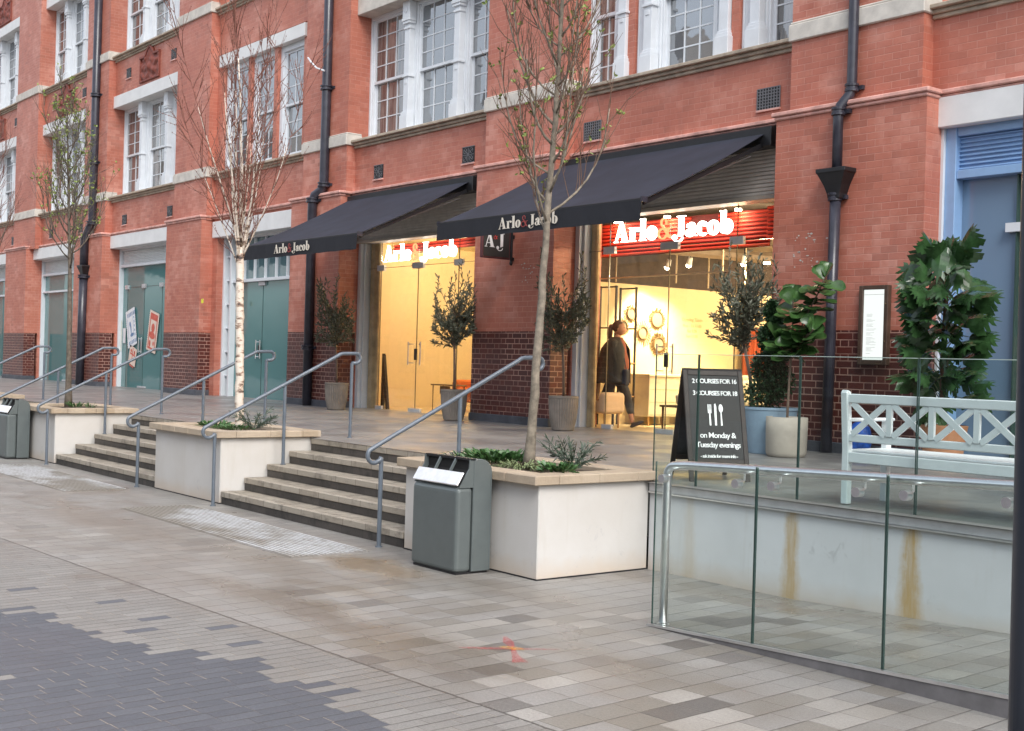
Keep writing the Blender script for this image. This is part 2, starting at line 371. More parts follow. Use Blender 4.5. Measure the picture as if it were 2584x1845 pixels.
    rr = n.m('ADD', n.m('SQRT', n.m('ADD', n.m('MULTIPLY', n.m('MULTIPLY', dx, dx), .45), n.m('MULTIPLY', dy, n.m('MULTIPLY', dy, 3.0)))), n.m('MULTIPLY', n.noise(2.5, 4), .6))
    pud = n.rng(rr, .55, .95, 1.0, 0.0)
    col = n.mix(n.m('MULTIPLY', pud, .5), col, (.20, .13, .055))
    for (bx_, by_, rx_, ry_, st_) in ((-8.1, -8.05, 1.3, .30, .9), (-6.3, -8.0, .9, .40, .75), (-9.4, -7.3, .9, .35, .5), (-7.6, -6.25, .8, .30, .6), (-5.3, -7.3, .7, .4, .4), (-12.8, -7.7, 1.8, .35, .45), (-16.3, -6.4, .8, .3, .8), (-6.3, -4.95, 1.8, .25, .7), (-4.9, -5.7, 1.2, .3, .5)):
        ex = n.m('DIVIDE', n.m('SUBTRACT', x0, bx_), rx_); ey = n.m('DIVIDE', n.m('SUBTRACT', y0, by_), ry_)
        q_ = n.m('ADD', n.m('SQRT', n.m('ADD', n.m('MULTIPLY', ex, ex), n.m('MULTIPLY', ey, ey))), n.m('MULTIPLY', n.m('SUBTRACT', n.noise(1.8, 3, .5), .5), 1.6))
        sm_ = n.rng(q_, .35, 1.25, st_, 0.0); col = n.mix(n.m('MULTIPLY', sm_, .5), col, (.135, .098, .062)); wetm = n.m('MAXIMUM', wetm, sm_)
    wetall = n.m('MAXIMUM', pud, wetm)
    n.P(col=col, rough=n.rng(wetall, 0, 1, n.rng(n.noise(.7, 3), .4, .6, .36, .56), .16), spec=.5)
    bmp = n.m('SUBTRACT', n.m('MULTIPLY', sp, .45), n.m('MAXIMUM', jm_l, jm_s))
    n.bump(bmp, .8, .007)
    return n.mat
M['pavers'] = paver_ground()

def terrace_mat():
    n = N('terrace_slabs'); x, y, z = n.xyz()
    r = n.m('FLOOR', n.m('DIVIDE', y, .30)); fu = n.m('SUBTRACT', n.m('DIVIDE', y, .30), r)
    v = n.m('ADD', n.m('DIVIDE', x, .60), n.white(n.vec(r, 2.0, 0))[0]); c = n.m('FLOOR', v); fv = n.m('SUBTRACT', v, c)
    d = n.m('MINIMUM', n.m('MULTIPLY', n.m('MINIMUM', fu, n.m('SUBTRACT', 1.0, fu)), .3), n.m('MULTIPLY', n.m('MINIMUM', fv, n.m('SUBTRACT', 1.0, fv)), .6))
    rn = n.white(n.vec(r, c, 4.0))[0]
    col = n.mix(rn, (.21, .20, .19), (.26, .248, .235))
    dk = n.rng(n.noise(.8, 4, .6, dist=.5), .5, .62)
    col = n.mix(n.m('MULTIPLY', dk, .55), col, (.13, .125, .13))
    sp = n.noise(120, 2, .8)
    col = n.mix(n.rng(sp, .3, .7, 0, 1), n.mix(1.0, col, (.85, .85, .85), 'MULTIPLY'), n.mix(1.0, col, (1.12, 1.12, 1.12), 'MULTIPLY'))
    col = n.mix(n.rng(d, .002, .005, .6, 0), col, (.08, .075, .07))
    salt = n.m('MULTIPLY', n.rng(n.m('ABSOLUTE', n.m('ADD', y, 3.9)), .1, .5, 1, 0), n.rng(n.noise(3.0, 5, .7, v=n.vec(x, n.m('MULTIPLY', y, 3.0), 0)), .55, .66))
    col = n.mix(n.m('MULTIPLY', salt, .6), col, (.46, .47, .50))
    n.P(col=col, rough=n.rng(n.noise(1.2, 3), .4, .6, .28, .55)); n.bump(sp, .25, .003)
    return n.mat
M['terrace'] = terrace_mat()
def step_mat(name, c1, c2, bl=.42):
    n = N(name); x, y, z = n.xyz()
    k = n.m('FLOOR', n.m('DIVIDE', z, .156))
    v = n.m('ADD', n.m('DIVIDE', x, bl), n.m('MULTIPLY', k, .37)); c = n.m('FLOOR', v); f = n.m('SUBTRACT', v, c)
    d = n.m('MULTIPLY', n.m('MINIMUM', f, n.m('SUBTRACT', 1.0, f)), bl)
    rn = n.white(n.vec(c, k, 1.0))[0]
    col = n.mix(rn, c1, c2)
    col = n.mix(n.rng(n.noise(6, 5, .7), .5, .68, 0, .75), col, tuple(q*.35 for q in c1))
    col = n.mix(n.rng(n.noise(30, 4, .7), .58, .7, 0, .5), col, tuple(min(1, q*1.5) for q in c2))
    col = n.mix(n.rng(d, .002, .005, .9, 0), col, (.03, .026, .022))
    n.P(col=col, rough=.6); n.bump(n.noise(60, 4), .5, .006); return n.mat
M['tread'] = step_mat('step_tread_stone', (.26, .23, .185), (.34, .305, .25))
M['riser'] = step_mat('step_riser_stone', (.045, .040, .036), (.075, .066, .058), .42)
M['nosing'] = step_mat('step_nosing_stone', (.38, .34, .28), (.31, .27, .215), .44)

# ------------------------------------------------------------------ mesh helpers
ORIG = {}
def orig_of(p): return ORIG.get(p.name, Vector((0, 0, 0))) if p else Vector((0, 0, 0))
class MB:
    def __init__(s): s.v = []; s.f = []
    def add(s, vs, fs):
        b = len(s.v); s.v += [tuple(q) for q in vs]; s.f += [tuple(i+b for i in f) for f in fs]; return s
    def box(s, x0, x1, y0, y1, z0, z1):
        if x0 > x1: x0, x1 = x1, x0
        if y0 > y1: y0, y1 = y1, y0
        if z0 > z1: z0, z1 = z1, z0
        return s.add([(x0, y0, z0), (x1, y0, z0), (x1, y1, z0), (x0, y1, z0), (x0, y0, z1), (x1, y0, z1), (x1, y1, z1), (x0, y1, z1)],
                     [(3, 2, 1, 0), (4, 5, 6, 7), (0, 1, 5, 4), (1, 2, 6, 5), (2, 3, 7, 6), (3, 0, 4, 7)])
    def obox(s, c, ax, ay, az, hx, hy, hz):      # box on arbitrary axes
        c = Vector(c); P_ = []
        for k in (-1, 1):
            for (i, j) in ((-1, -1), (1, -1), (1, 1), (-1, 1)): P_.append(c+ax*hx*i+ay*hy*j+az*hz*k)
        return s.add(P_, [(3, 2, 1, 0), (4, 5, 6, 7), (0, 1, 5, 4), (1, 2, 6, 5), (2, 3, 7, 6), (3, 0, 4, 7)])
    def bar(s, a, b, w_, t_, upv=(0, 0, 1)):
        a = Vector(a); b = Vector(b); z = (b-a); L = z.length; z.normalize()
        x = Vector(upv).cross(z)
        if x.length < 1e-4: x = Vector((1, 0, 0)).cross(z)
        x.normalize(); y = z.cross(x)
        return s.obox((a+b)/2, x, y, z, w_/2, t_/2, L/2)
    def prism(s, poly, axis, a, b):
        n = len(poly); vs = []
        for t in (a, b):
            for (p, q) in poly:
                vs.append({'x': (t, p, q), 'y': (p, t, q), 'z': (p, q, t)}[axis])
        fs = [tuple(range(n))[::-1], tuple(range(n, 2*n))]+[(i, (i+1) % n, n+(i+1) % n, n+i) for i in range(n)]
        return s.add(vs, fs)
    def tube(s, pts, r, seg=8, caps=True):
        pts = [Vector(p) for p in pts]; n = len(pts)
        rs = r if isinstance(r, (list, tuple)) else [r]*n
        prev = None; base = len(s.v)
        for i, p in enumerate(pts):
            d = (pts[min(i+1, n-1)]-pts[max(i-1, 0)])
            if d.length < 1e-9: d = Vector((0, 0, 1))
            d.normalize()
            if prev is None:
                x = d.cross(Vector((0, 0, 1)))
                if x.length < 1e-3: x = d.cross(Vector((1, 0, 0)))
            else: x = prev-d*prev.dot(d)
            x.normalize(); y = d.cross(x); prev = x
            for k in range(seg):
                a = 2*PI*k/seg; s.v.append(tuple(p+(x*math.cos(a)+y*math.sin(a))*rs[i]))
        for i in range(n-1):
            for k in range(seg):
                a = base+i*seg+k; b = base+i*seg+(k+1) % seg
                s.f.append((a, b, b+seg, a+seg))
        if caps:
            s.f.append(tuple(base+k for k in range(seg))[::-1]); s.f.append(tuple(base+(n-1)*seg+k for k in range(seg)))
        return s
    def lathe(s, prof, seg=32, c=(0, 0, 0), wob=None, sx=1, sy=1):
        base = len(s.v); n = len(prof)
        for (r, z) in prof:
            for k in range(seg):
                a = 2*PI*k/seg; rr = r*(wob(a, z) if wob else 1)
                s.v.append((c[0]+rr*math.cos(a)*sx, c[1]+rr*math.sin(a)*sy, c[2]+z))
        for i in range(n-1):
            for k in range(seg):
                a = base+i*seg+k; b = base+i*seg+(k+1) % seg
                s.f.append((a, b, b+seg, a+seg))
        s.f.append(tuple(base+k for k in range(seg))[::-1]); s.f.append(tuple(base+(n-1)*seg+k for k in range(seg)))
        return s
    def ell(s, c, rx, ry, rz, seg=14, rings=9):
        prof = [(max(.001, math.sin(PI*i/rings)), -math.cos(PI*i/rings)) for i in range(rings+1)]
        base = len(s.v); s.lathe(prof, seg)
        for i in range(base, len(s.v)):
            x, y, z = s.v[i]; s.v[i] = (c[0]+x*rx, c[1]+y*ry, c[2]+z*rz)
        return s
    def leaf(s, p, d, nrm, L, W_, fold=.15, shape=((0, .0), (.3, .8), (.6, 1.0), (.85, .6), (1, 0)), droop=.0):
        p = Vector(p); d = Vector(d).normalized(); side = d.cross(Vector(nrm))
        if side.length < 1e-3: side = d.cross(Vector((1, 0, .3)))
        side.normalize(); nn = side.cross(d); mid = []; lf = []; rg = []
        for (t, wv) in shape:
            q = p+d*L*t-Vector((0, 0, 1))*droop*L*t*t
            mid.append(q-nn*fold*W_*wv*.5); lf.append(q+side*W_*wv*.5+nn*fold*W_*wv*.3); rg.append(q-side*W_*wv*.5+nn*fold*W_*wv*.3)
        b = len(s.v); n = len(shape); s.v += [tuple(q) for q in mid+lf+rg]
        for i in range(n-1):
            s.f.append((b+i, b+i+1, b+n+i+1, b+n+i)); s.f.append((b+i+1, b+i, b+2*n+i, b+2*n+i+1))
        return s
    def build(s, name, mat, parent=None, smooth=False, bevel=0.0, world=True, kind=None, label=None, seg=1):
        o_ = orig_of(parent) if world else Vector((0, 0, 0))
        me = bpy.data.meshes.new(name)
        me.from_pydata([(v[0]-o_.x, v[1]-o_.y, v[2]-o_.z) for v in s.v], [], s.f); me.update()
        if smooth:
            for p in me.polygons: p.use_smooth = True
        ob = bpy.data.objects.new(name, me); C.objects.link(ob)
        ms = mat if isinstance(mat, list) else [mat]
        for q in ms: me.materials.append(q)
        if parent: ob.parent = parent; ORIG[ob.name] = orig_of(parent)
        if bevel:
            md = ob.modifiers.new('bevel', 'BEVEL'); md.width = bevel; md.segments = seg; md.limit_method = 'ANGLE'; md.angle_limit = rad(40)
        if kind: ob['kind'] = kind
        if label: ob['label'] = label
        return ob
def tag(o, label, cat, group=None, kind=None):
    o['label'] = label; o['category'] = cat
    if group: o['group'] = group
    if kind: o['kind'] = kind
    return o
def thing(name, label, cat, loc=(0, 0, 0), rz=0.0, group=None):
    o = bpy.data.objects.new(name, None); C.objects.link(o); o.location = loc; o.rotation_euler = (0, 0, rz)
    o.empty_display_size = .1; ORIG[o.name] = Vector(loc); return tag(o, label, cat, group)
def copy_tree(o, parent=None):
    c = o.copy(); C.objects.link(c)
    if parent: c.parent = parent
    ORIG[c.name] = orig_of(o)
    for ch in list(o.children): copy_tree(ch, c)
    return c
def text_mesh(txt, size, depth, name, mat, parent, mtx, align='CENTER', spacing=1.0, bold=0.0, world=True):
    cu_ = bpy.data.curves.new(name, 'FONT'); cu_.body = txt; cu_.size = size; cu_.extrude = depth; cu_.align_x = align; cu_.align_y = 'CENTER'
    cu_.space_character = spacing; cu_.offset = bold; cu_.resolution_u = 3
    t = bpy.data.objects.new(name+'_tmp', cu_); C.objects.link(t)
    dg = bpy.context.evaluated_depsgraph_get(); me = bpy.data.meshes.new_from_object(t.evaluated_get(dg))
    bpy.data.objects.remove(t); bpy.data.curves.remove(cu_)
    me.transform(mtx)
    if world: me.transform(Matrix.Translation(-orig_of(parent)))
    me.materials.clear(); me.materials.append(mat); me.name = name
    ob = bpy.data.objects.new(name, me); C.objects.link(ob); ob.parent = parent; ORIG[ob.name] = orig_of(parent)
    return ob

# ---- heavy high-contrast serif letters, each made of strokes and bowls (height of a capital = 1)
def glyph(ch):
    """returns (advance, polys) in glyph space"""
    P_ = []
    def ring(cx, cy, rx, ry, ix, iy, a0=0, a1=360, n=28, dx=0):
        vs = []; 
        for i in range(n):
            t0 = rad(a0+(a1-a0)*i/n); t1 = rad(a0+(a1-a0)*(i+1)/n)
            P_.append([(cx+rx*math.cos(t0), cy+ry*math.sin(t0)), (cx+rx*math.cos(t1), cy+ry*math.sin(t1)),
                       (cx+dx+ix*math.cos(t1), cy+iy*math.sin(t1)), (cx+dx+ix*math.cos(t0), cy+iy*math.sin(t0))])
    def disc(cx, cy, r, n=16): P_.append([(cx+r*math.cos(2*PI*i/n), cy+r*math.sin(2*PI*i/n)) for i in range(n)])
    if ch == 'A':
        P_.append([(.33, 1.0), (.47, 1.0), (.80, .03), (.52, .03)]); P_.append([(.36, .93), (.40, .80), (.14, .03), (.09, .03)])
        P_.append([(.19, .30), (.60, .30), (.61, .25), (.18, .25)]); P_.append([(.0, .035), (.24, .035), (.24, 0), (.0, 0)]); P_.append([(.44, .035), (.88, .035), (.88, 0), (.44, 0)]); adv = .90
    elif ch == 'r':
        P_.append([(.08, .62), (.30, .66), (.30, .03), (.08, .03)]); P_.append([(0, .035), (.38, .035), (.38, 0), (0, 0)]); P_.append([(0, .66), (.1, .66), (.1, .62), (0, .62)])
        ring(.40, .50, .17, .16, .13, .10, 60, 180, 10); disc(.50, .56, .095); adv = .60
    elif ch == 'l':
        P_.append([(.08, 1.02), (.31, 1.06), (.31, .03), (.08, .03)]); P_.append([(0, .035), (.39, .035), (.39, 0), (0, 0)]); P_.append([(0, 1.05), (.1, 1.05), (.1, 1.01), (0, 1.01)]); adv = .41
    elif ch == 'o':
        ring(.30, .325, .29, .34, .085, .30); adv = .62
    elif ch == 'c':
        ring(.30, .325, .29, .34, .085, .30, 48, 318, 24); disc(.44, .50, .095); adv = .56
    elif ch == 'a':
        P_.append([(.30, .50), (.50, .50), (.50, .03), (.30, .03)]); ring(.33, .46, .17, .20, .05, .15, 0, 150, 10); disc(.17, .50, .095)
        ring(.22, .17, .20, .18, .06, .13, 60, 340, 18); P_.append([(.45, .12), (.50, .02), (.62, .02), (.58, .06)]); P_.append([(.22, .35), (.36, .40), (.36, .36), (.24, .31)]); adv = .60
    elif ch == 'b':
        P_.append([(.07, 1.02), (.29, 1.06), (.29, .0), (.07, .06)]); P_.append([(0, 1.05), (.1, 1.05), (.1, 1.01), (0, 1.01)])
        ring(.36, .325, .28, .34, .07, .29, -118, 118, 22); adv = .68
    elif ch == 'J':
        P_.append([(.36, .97), (.60, .97), (.60, .12), (.36, .05)]); P_.append([(.26, 1.0), (.70, 1.0), (.70, .965), (.26, .965)])
        ring(.33, .05, .27, .25, .22, .20, 195, 350, 14); disc(.14, .02, .115); adv = .72
    elif ch == '&':
        ring(.34, .76, .17, .23, .11, .18, -30, 250, 18); ring(.28, .24, .27, .26, .19, .20, 75, 345, 20)
        P_.append([(.22, .62), (.32, .66), (.74, .03), (.62, .03)]); P_.append([(.44, .50), (.78, .50), (.78, .465), (.44, .465)]); P_.append([(.58, .48), (.66, .48), (.52, .08), (.47, .12)]); adv = .82
    return adv, P_
def word(parts, h, name, parent, origin, xdir, zdir, ndir, depth=.006, world=True, track=0.0, xs=1.0):
    """parts = list of (text, material); writes onto a plane, one mesh per material; returns width"""
    x = 0; byM = {}
    for pi_, (txt, mat) in enumerate(parts):
        for ch in txt:
            adv, pol = glyph(ch); mb = byM.setdefault(pi_, (MB(), mat))[0]
            for k, p in enumerate(pol):
                off = depth+.0004*(k % 7)
                o3 = lambda q, e: Vector(origin)+Vector(xdir)*((x+q[0])*h*xs)+Vector(zdir)*(q[1]*h)+Vector(ndir)*e
                n = len(p); vs = [o3(q, 0) for q in p]+[o3(q, off) for q in p]
                mb.add(vs, [tuple(range(n))[::-1], tuple(range(n, 2*n))]+[(i, (i+1) % n, n+(i+1) % n, n+i) for i in range(n)])
            x += adv+track
    for mb, mat in byM.values(): mb.build(name, mat, parent, world=world)
    return x*h

# ================================================================== THE SETTING
TZ = 0.83                      # terrace level at the shop fronts
def tz(y): return 0.78+0.011*(y+4.64)
g = MB()
g.add([(-90, -60, 0), (60, -60, 0), (60, -3.0, 0), (-90, -3.0, 0)], [(0, 1, 2, 3)])
g.build('street_pavement', M['pavers'], kind='structure')
g = MB()   # ramp behind the low balustrade, rising to the right
rz_ = lambda x: max(.004, .004+(x+6.3)*.038)
xs = [-6.3, 3.0, 8.0]
for i in range(len(xs)-1):
    a, b = xs[i], xs[i+1]
    g.add([(a, -6.24, rz_(a)), (b, -6.24, rz_(b)), (b, -4.57, rz_(b)), (a, -4.57, rz_(a))], [(0, 1, 2, 3)])
g.build('ramp_pavement', M['pavers'], kind='structure')
g = MB()
ys = [-4.64, -2.0, 0.62]
g.add([(-80, y, tz(y)) for y in ys]+[(30, y, tz(y)) for y in ys], [(0, 3, 4, 1), (1, 4, 5, 2)])
g.build('terrace_pavement', M['terrace'], kind='structure')

# flights of steps
FL = [(-26.0, -22.1), (-20.03, -16.07), (-14.05, -10.06)]
def staircase(x0, x1, label):
    t = thing('stone_steps', label, 'steps', ((x0+x1)/2, -5.85, 0), group='flights of five stone steps')
    for k in range(5):
        y = -5.843+.302*k; z1 = .156*(k+1); z0 = .156*k
        back = y+.40 if k < 4 else -4.20
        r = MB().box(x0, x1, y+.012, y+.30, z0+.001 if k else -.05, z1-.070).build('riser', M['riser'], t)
        n_ = MB().box(x0, x1, y, y+.085, z1-.070, z1).build('nosing', M['nosing'], t, bevel=.006)
        MB().box(x0, x1, y+.097, back, z1-.072, z1-.002).build('tread', M['tread'], t)
        MB().box(x0, x1, y+.085, y+.097, z1-.03, z1-.008).build('anti_slip_strip', M['dark'], n_)
    return t
for i, (a, b) in enumerate(FL):
    staircase(a, b, ['flight of stone steps behind the far left litter bin', 'flight of stone steps between the left and the birch planter', 'flight of stone steps between the birch planter and the near planter with the bin'][i])
# tactile strips of ribbed slabs in front of the flights
for i, (a, b) in enumerate(FL):
    mb = MB()
    mb.box(a-.05, b+.05, -7.06, -6.24, -.02, .0035)
    nb = 16
    for k in range(nb):
        y = -7.03+k*.0515
        x = a-.02
        while x < b:
            L = .39
            mb.box(x, min(x+L, b+.02), y, y+.024, .003, .0095); x += .40
    if i == 0:
        n = N('worn_ribbed_paving'); x_, y_, z_ = n.xyz()
        f = n.rng(n.noise(.55, 4, .6, v=n.vec(x_, n.m('MULTIPLY', y_, 1.6), 3.0)), .46, .56)
        f2 = n.rng(n.noise(9, 4, .7), .35, .5, .35, 1.0)
        top = n.rng(z_, .006, .009, .25, 1.0)
        col = n.mix(n.m('MULTIPLY', n.m('MULTIPLY', f, f2), top), n.mix(top, (.13, .115, .095), (.28, .262, .23)), (.54, .56, .58))
        n.P(col=col, rough=.55); TACT = n.mat
    mb.build('tactile_paving', TACT, kind='structure')

# sprayed cross on the pavers
n = N('red_spray_paint'); sp = n.noise(60, 3, .8); n.P(col=(.58, .05, .06), rough=.7)
red_spray = n.mat
trm = red_spray.node_tree; tb = trm.nodes.new('ShaderNodeBsdfTransparent'); mxn = trm.nodes.new('ShaderNodeMixShader')
n2_ = N.__new__(N); n2_.mat = red_spray; n2_.t = trm; n2_.out = n.out; n2_.b = n.b; n2_._tc = n._tc
fac = n2_.rng(sp, .36, .70, .0, .62); trm.links.new(fac, mxn.inputs[0]); trm.links.new(tb.outputs[0], mxn.inputs[1]); trm.links.new(n.b.outputs[0], mxn.inputs[2]); trm.links.new(mxn.outputs[0], n.out.inputs['Surface'])
cr_t = thing('spray_paint_cross', 'red spray paint cross with a yellow centre on the paving', 'paint mark', (-6.17, -7.56, .004))
def stroke(pts, wds, name, mat, z):
    mb = MB(); vs = []
    for i, p in enumerate(pts):
        a = Vector(pts[max(i-1, 0)]); b = Vector(pts[min(i+1, len(pts)-1)]); d = (b-a).normalized(); s_ = Vector((-d.y, d.x))
        p = Vector(p); vs += [(p.x+s_.x*wds[i], p.y+s_.y*wds[i], z), (p.x-s_.x*wds[i], p.y-s_.y*wds[i], z)]
    mb.add(vs, [(2*i, 2*i+1, 2*i+3, 2*i+2) for i in range(len(pts)-1)]).build(name, mat, cr_t)
stroke([(-6.37, -7.83), (-6.28, -7.71), (-6.17, -7.56), (-6.08, -7.43), (-6.0, -7.32)], [.01, .028, .018, .012, .008], 'paint_stroke', red_spray, .004)
stroke([(-6.47, -7.39), (-6.33, -7.47), (-6.17, -7.56), (-6.02, -7.66), (-5.86, -7.75)], [.012, .035, .015, .022, .05], 'paint_stroke', red_spray, .0055)
yel = red_spray.copy(); yel.name = 'yellow_spray_paint'; [q for q in yel.node_tree.nodes if q.type == 'BSDF_PRINCIPLED'][0].inputs['Base Color'].default_value = (.80, .40, .05, 1)
MB().add([(-6.175+.075*math.cos(2*PI*k/14)-.03*math.sin(2*PI*k/14), -7.56+.03*math.sin(2*PI*k/14)+.05*math.cos(2*PI*k/14), .007) for k in range(14)], [tuple(range(14))]).build('paint_centre', yel, cr_t)

# ================================================================== THE BRICK BUILDING
BD = thing('brick_building', 'long red brick building with white stone lintels and glazed shop fronts', 'building', (0, 0, 0))
LO = [(-49.6, -47.6), (-43.1, -40.97), (-36.5, -34.3), (-29.87, -27.83), (-23.42, -21.42), (-16.95, -14.9), (-10.55, -8.36), (-4.0, -1.9), (2.5, 4.6)]
UP = [(-49.3, -47.3), (-42.65, -40.45), (-36.15, -34.4), (-29.7, -27.8), (-23.15, -21.4), (-16.87, -14.84), (-10.42, -8.5), (-3.9, -2.0), (2.6, 4.5)]
TOP = 15.4
for i, ((a, b), (c, d)) in enumerate(zip(LO, UP)):
    mb = MB().box(a, b, 0, .42, 2.315, 4.985).box(a, b, .42, 1.0, .5, 4.985).box(c, d, .10, 1.0, 4.985, TOP)
    p = mb.build('pilaster', M['brick'], BD)
    MB().box(a, b, -.003, .35, .96, 2.315).build('dark_brick_base', M['dado'], p, label='dark glazed brick base with pale joints')
    MB().box(a-.015, b+.015, -.03, .37, .5, .96).build('plinth', M['plinth'], p, bevel=.01)
    MB().box(c-.03, d+.03, .055, .42, 5.985, 6.20).box(c-.02, d+.02, .075, .42, 6.20, 6.235).build('stone_band', M['stone'], p, bevel=.012)
    MB().box(c-.03, d+.03, .055, .42, 9.88, 10.10).box(c-.02, d+.02, .075, .42, 10.10, 10.135).build('stone_band', M['stone'], p, bevel=.012)
    mb = MB().box(a-.02, b+.02, -.03, .42, 4.985, 5.03).box(a-.05, b+.05, -.06, .44, 5.03, 5.085)
    mb.build('string_course', M['pink'], p, bevel=.012)
def sash_window(par, x0, x1, z0, z1, y, cols, rt_, rb, mid=None, curtain=False, frame=.06):
    """white sliding sash window: frame, upper and lower sash with glazing bars, pane"""
    mid = mid or z0+(z1-z0)*.46
    f = MB().box(x0, x0+frame, y-.05, y+.10, z0, z1).box(x1-frame, x1, y-.05, y+.10, z0, z1).box(x0+frame, x1-frame, y-.05, y+.10, z1-frame, z1).box(x0+frame, x1-frame, y-.06, y+.10, z0, z0+.07)
    f.box(x0+frame, x0+frame+.035, y-.02, y+.10, z0+.07, z1-frame)
    w_ = f.build('window', M['white'], par, bevel=.006)
    xa, xb = x0+frame+.035, x1-frame
    def sash(za, zb, yy, rows):
        s = MB(); st = .05
        s.box(xa, xa+st, yy, yy+.045, za, zb).box(xb-st, xb, yy, yy+.045, za, zb).box(xa+st, xb-st, yy, yy+.045, za, za+st).box(xa+st, xb-st, yy, yy+.045, zb-st, zb)
        for k in range(1, cols):
            xx = xa+st+(xb-xa-2*st)*k/cols; s.box(xx-.010, xx+.010, yy+.004, yy+.035, za+st, zb-st)
        for k in range(1, rows):
            zz = za+st+(zb-za-2*st)*k/rows; s.box(xa+st, xb-st, yy+.008, yy+.033, zz-.010, zz+.010)
        s.build('sash', M['white'], w_)
        pan = MB()
        tw = random.uniform(-.004, .004); yy2 = yy+.02
        pan.add([(xa+st-.01, yy2, za+st-.01), (xb-st+.01, yy2+tw, za+st-.01), (xb-st+.01, yy2+tw+random.uniform(-.003, .003), zb-st+.01), (xa+st-.01, yy2, zb-st+.01)], [(0, 1, 2, 3)])
        pan.build('pane', M['pane_curtain'] if curtain else M['pane'], w_)
    sash(mid, z1-frame, y+.0, rt_); sash(z0+.07, mid+.05, y+.05, rb)
    return w_
def mullion(par, x0, x1, z0, z1, colx):
    """white jamb with an engaged pier: plinth, ring, capital and block"""
    h = z1-z0
    mb = MB().box(x0, x1, .56, .72, z0, z1)
    mb.box(x0+.02, x0+.05, .545, .56, z0, z1).box(x1-.05, x1-.02, .545, .56, z0, z1)
    c = colx; w_ = .085
    mb.box(c-w_, c+w_, .44, .56, z0, z1-.02)
    mb.box(c-.13, c+.13, .395, .56, z0, z0+.30).box(c-.115, c+.115, .41, .56, z0+.30, z0+.35).box(c-.10, c+.10, .425, .56, z0+.35, z0+.39)
    zr = z0+h*.42
    mb.box(c-.11, c+.11, .415, .56, zr, zr+.04).box(c-.04, c+.04, .43, .44, zr-.13, zr-.05)
    zc = z1-.52
    mb.box(c-.10, c+.10, .42, .56, zc, zc+.04).box(c-.115, c+.115, .405, .56, zc+.10, zc+.15).box(c-.13, c+.13, .39, .56, zc+.15, zc+.21)
    mb.box(c-.12, c+.12, .40, .56, zc+.21, z1)
    mb.lathe([(.045, 0), (.05, .01), (.03, .015), (.001, .012)], 12)
    k = len(mb.v)-4*12
    for i in range(k, len(mb.v)):      # rosette on the block, turned to face the street
        x, y, z = mb.v[i]; mb.v[i] = (c+x, .40-z, z1-.17+y)
    return mb.build('window_column', M['white'], par, bevel=.006)
def vent(par, x, z, w_=.33, h=.27, y=.3, grid=False):
    v = MB().box(x-w_/2, x+w_/2, y-.006, y+.02, z-h/2, z+h/2).build('air_brick', M['dark'], par)
    q = MB()
    if grid:
        for k in range(9): q.box(x-w_/2+w_*k/8-.006, x-w_/2+w_*k/8+.006, y-.02, y-.004, z-h/2, z+h/2)
        for k in range(8): q.box(x-w_/2, x+w_/2, y-.018, y-.006, z-h/2+h*k/7-.006, z-h/2+h*k/7+.006)
    else:
        for k in range(4): q.bar((x+(w_/2-.02)*math.cos(k*PI/4), y-.012, z+(h/2-.02)*math.sin(k*PI/4)), (x-(w_/2-.02)*math.cos(k*PI/4), y-.012, z-(h/2-.02)*math.sin(k*PI/4)), .007, .010)
        for sx in (-1, 1):
            for sz in (-1, 1):
                q.tube([(x+sx*(.09+.045*math.cos(a)), y-.012, z+sz*(.07+.045*math.sin(a))) for a in [i*PI/5 for i in range(11)]], .005, 5)
        q.box(x-w_/2, x+w_/2, y-.02, y, z-h/2, z-h/2+.012).box(x-w_/2, x+w_/2, y-.02, y, z+h/2-.012, z+h/2)
    q.build('vent_grille', M['grate'] if grid else M['grate'], v)
    MB().box(x-w_/2-.01, x+w_/2+.01, y-.03, y+.01, z-h/2-.025, z-h/2).build('vent_ledge', M['pink'], v)
def crest(par, x, z0, W_=1.3, H=.85, y=.3):
    """moulded terracotta tablet with a gabled hood"""
    fr = MB()
    a, b, zt_ = x-W_/2, x+W_/2, z0+H*.72
    fr.box(a, b, y-.05, y+.02, z0-.05, z0).box(a, a+.05, y-.05, y+.02, z0, zt_).box(b-.05, b, y-.05, y+.02, z0, zt_)
    pts = [(a, zt_), (a+W_*.28, zt_), (a+W_*.36, z0+H*.88), (x, z0+H*1.0), (b-W_*.36, z0+H*.88), (b-W_*.28, zt_), (b, zt_)]
    for p, q in zip(pts[:-1], pts[1:]): fr.bar((p[0], y-.03, p[1]), (q[0], y-.03, q[1]), .07, .07, (0, 1, 0))
    c = fr.build('crest_panel', M['terracotta'], par, bevel=.01)
    mb = MB(); nx, nz = 30, 22
    for j in range(nz+1):
        for i in range(nx+1):
            u = i/nx*2-1; v = j/nz
            top = .72 if abs(u) > .44 else (.72+.26*(1-abs(u)/.44))
            X_ = x+u*(W_/2-.05); Z_ = z0+v*H*top
            q = math.exp(-((u*1.9)**2+((v-.5)*2.6)**2))
            rel = .05*abs(math.sin(u*7+math.sin(v*5)*1.5)*math.cos(v*8+u*2))*.8+.06*q+.03*mnoise.noise(Vector((u*4+x, v*5, 1)))
            mb.v.append((X_, y-.004-max(0, rel), Z_))
    for j in range(nz):
        for i in range(nx):
            k = j*(nx+1)+i; mb.f.append((k, k+1, k+nx+2, k+nx+1))
    mb.build('relief', M['terracotta'], c, smooth=True)
bays = [(UP[i][1], UP[i+1][0], LO[i][1], LO[i+1][0]) for i in range(len(UP)-1)]
NAMES = ['Z', 'A', 'B', 'C', 'D', 'E', 'F', 'G', 'H']
NAMES = ['A', 'B', 'C', 'D', 'E', 'F', 'G', 'H']
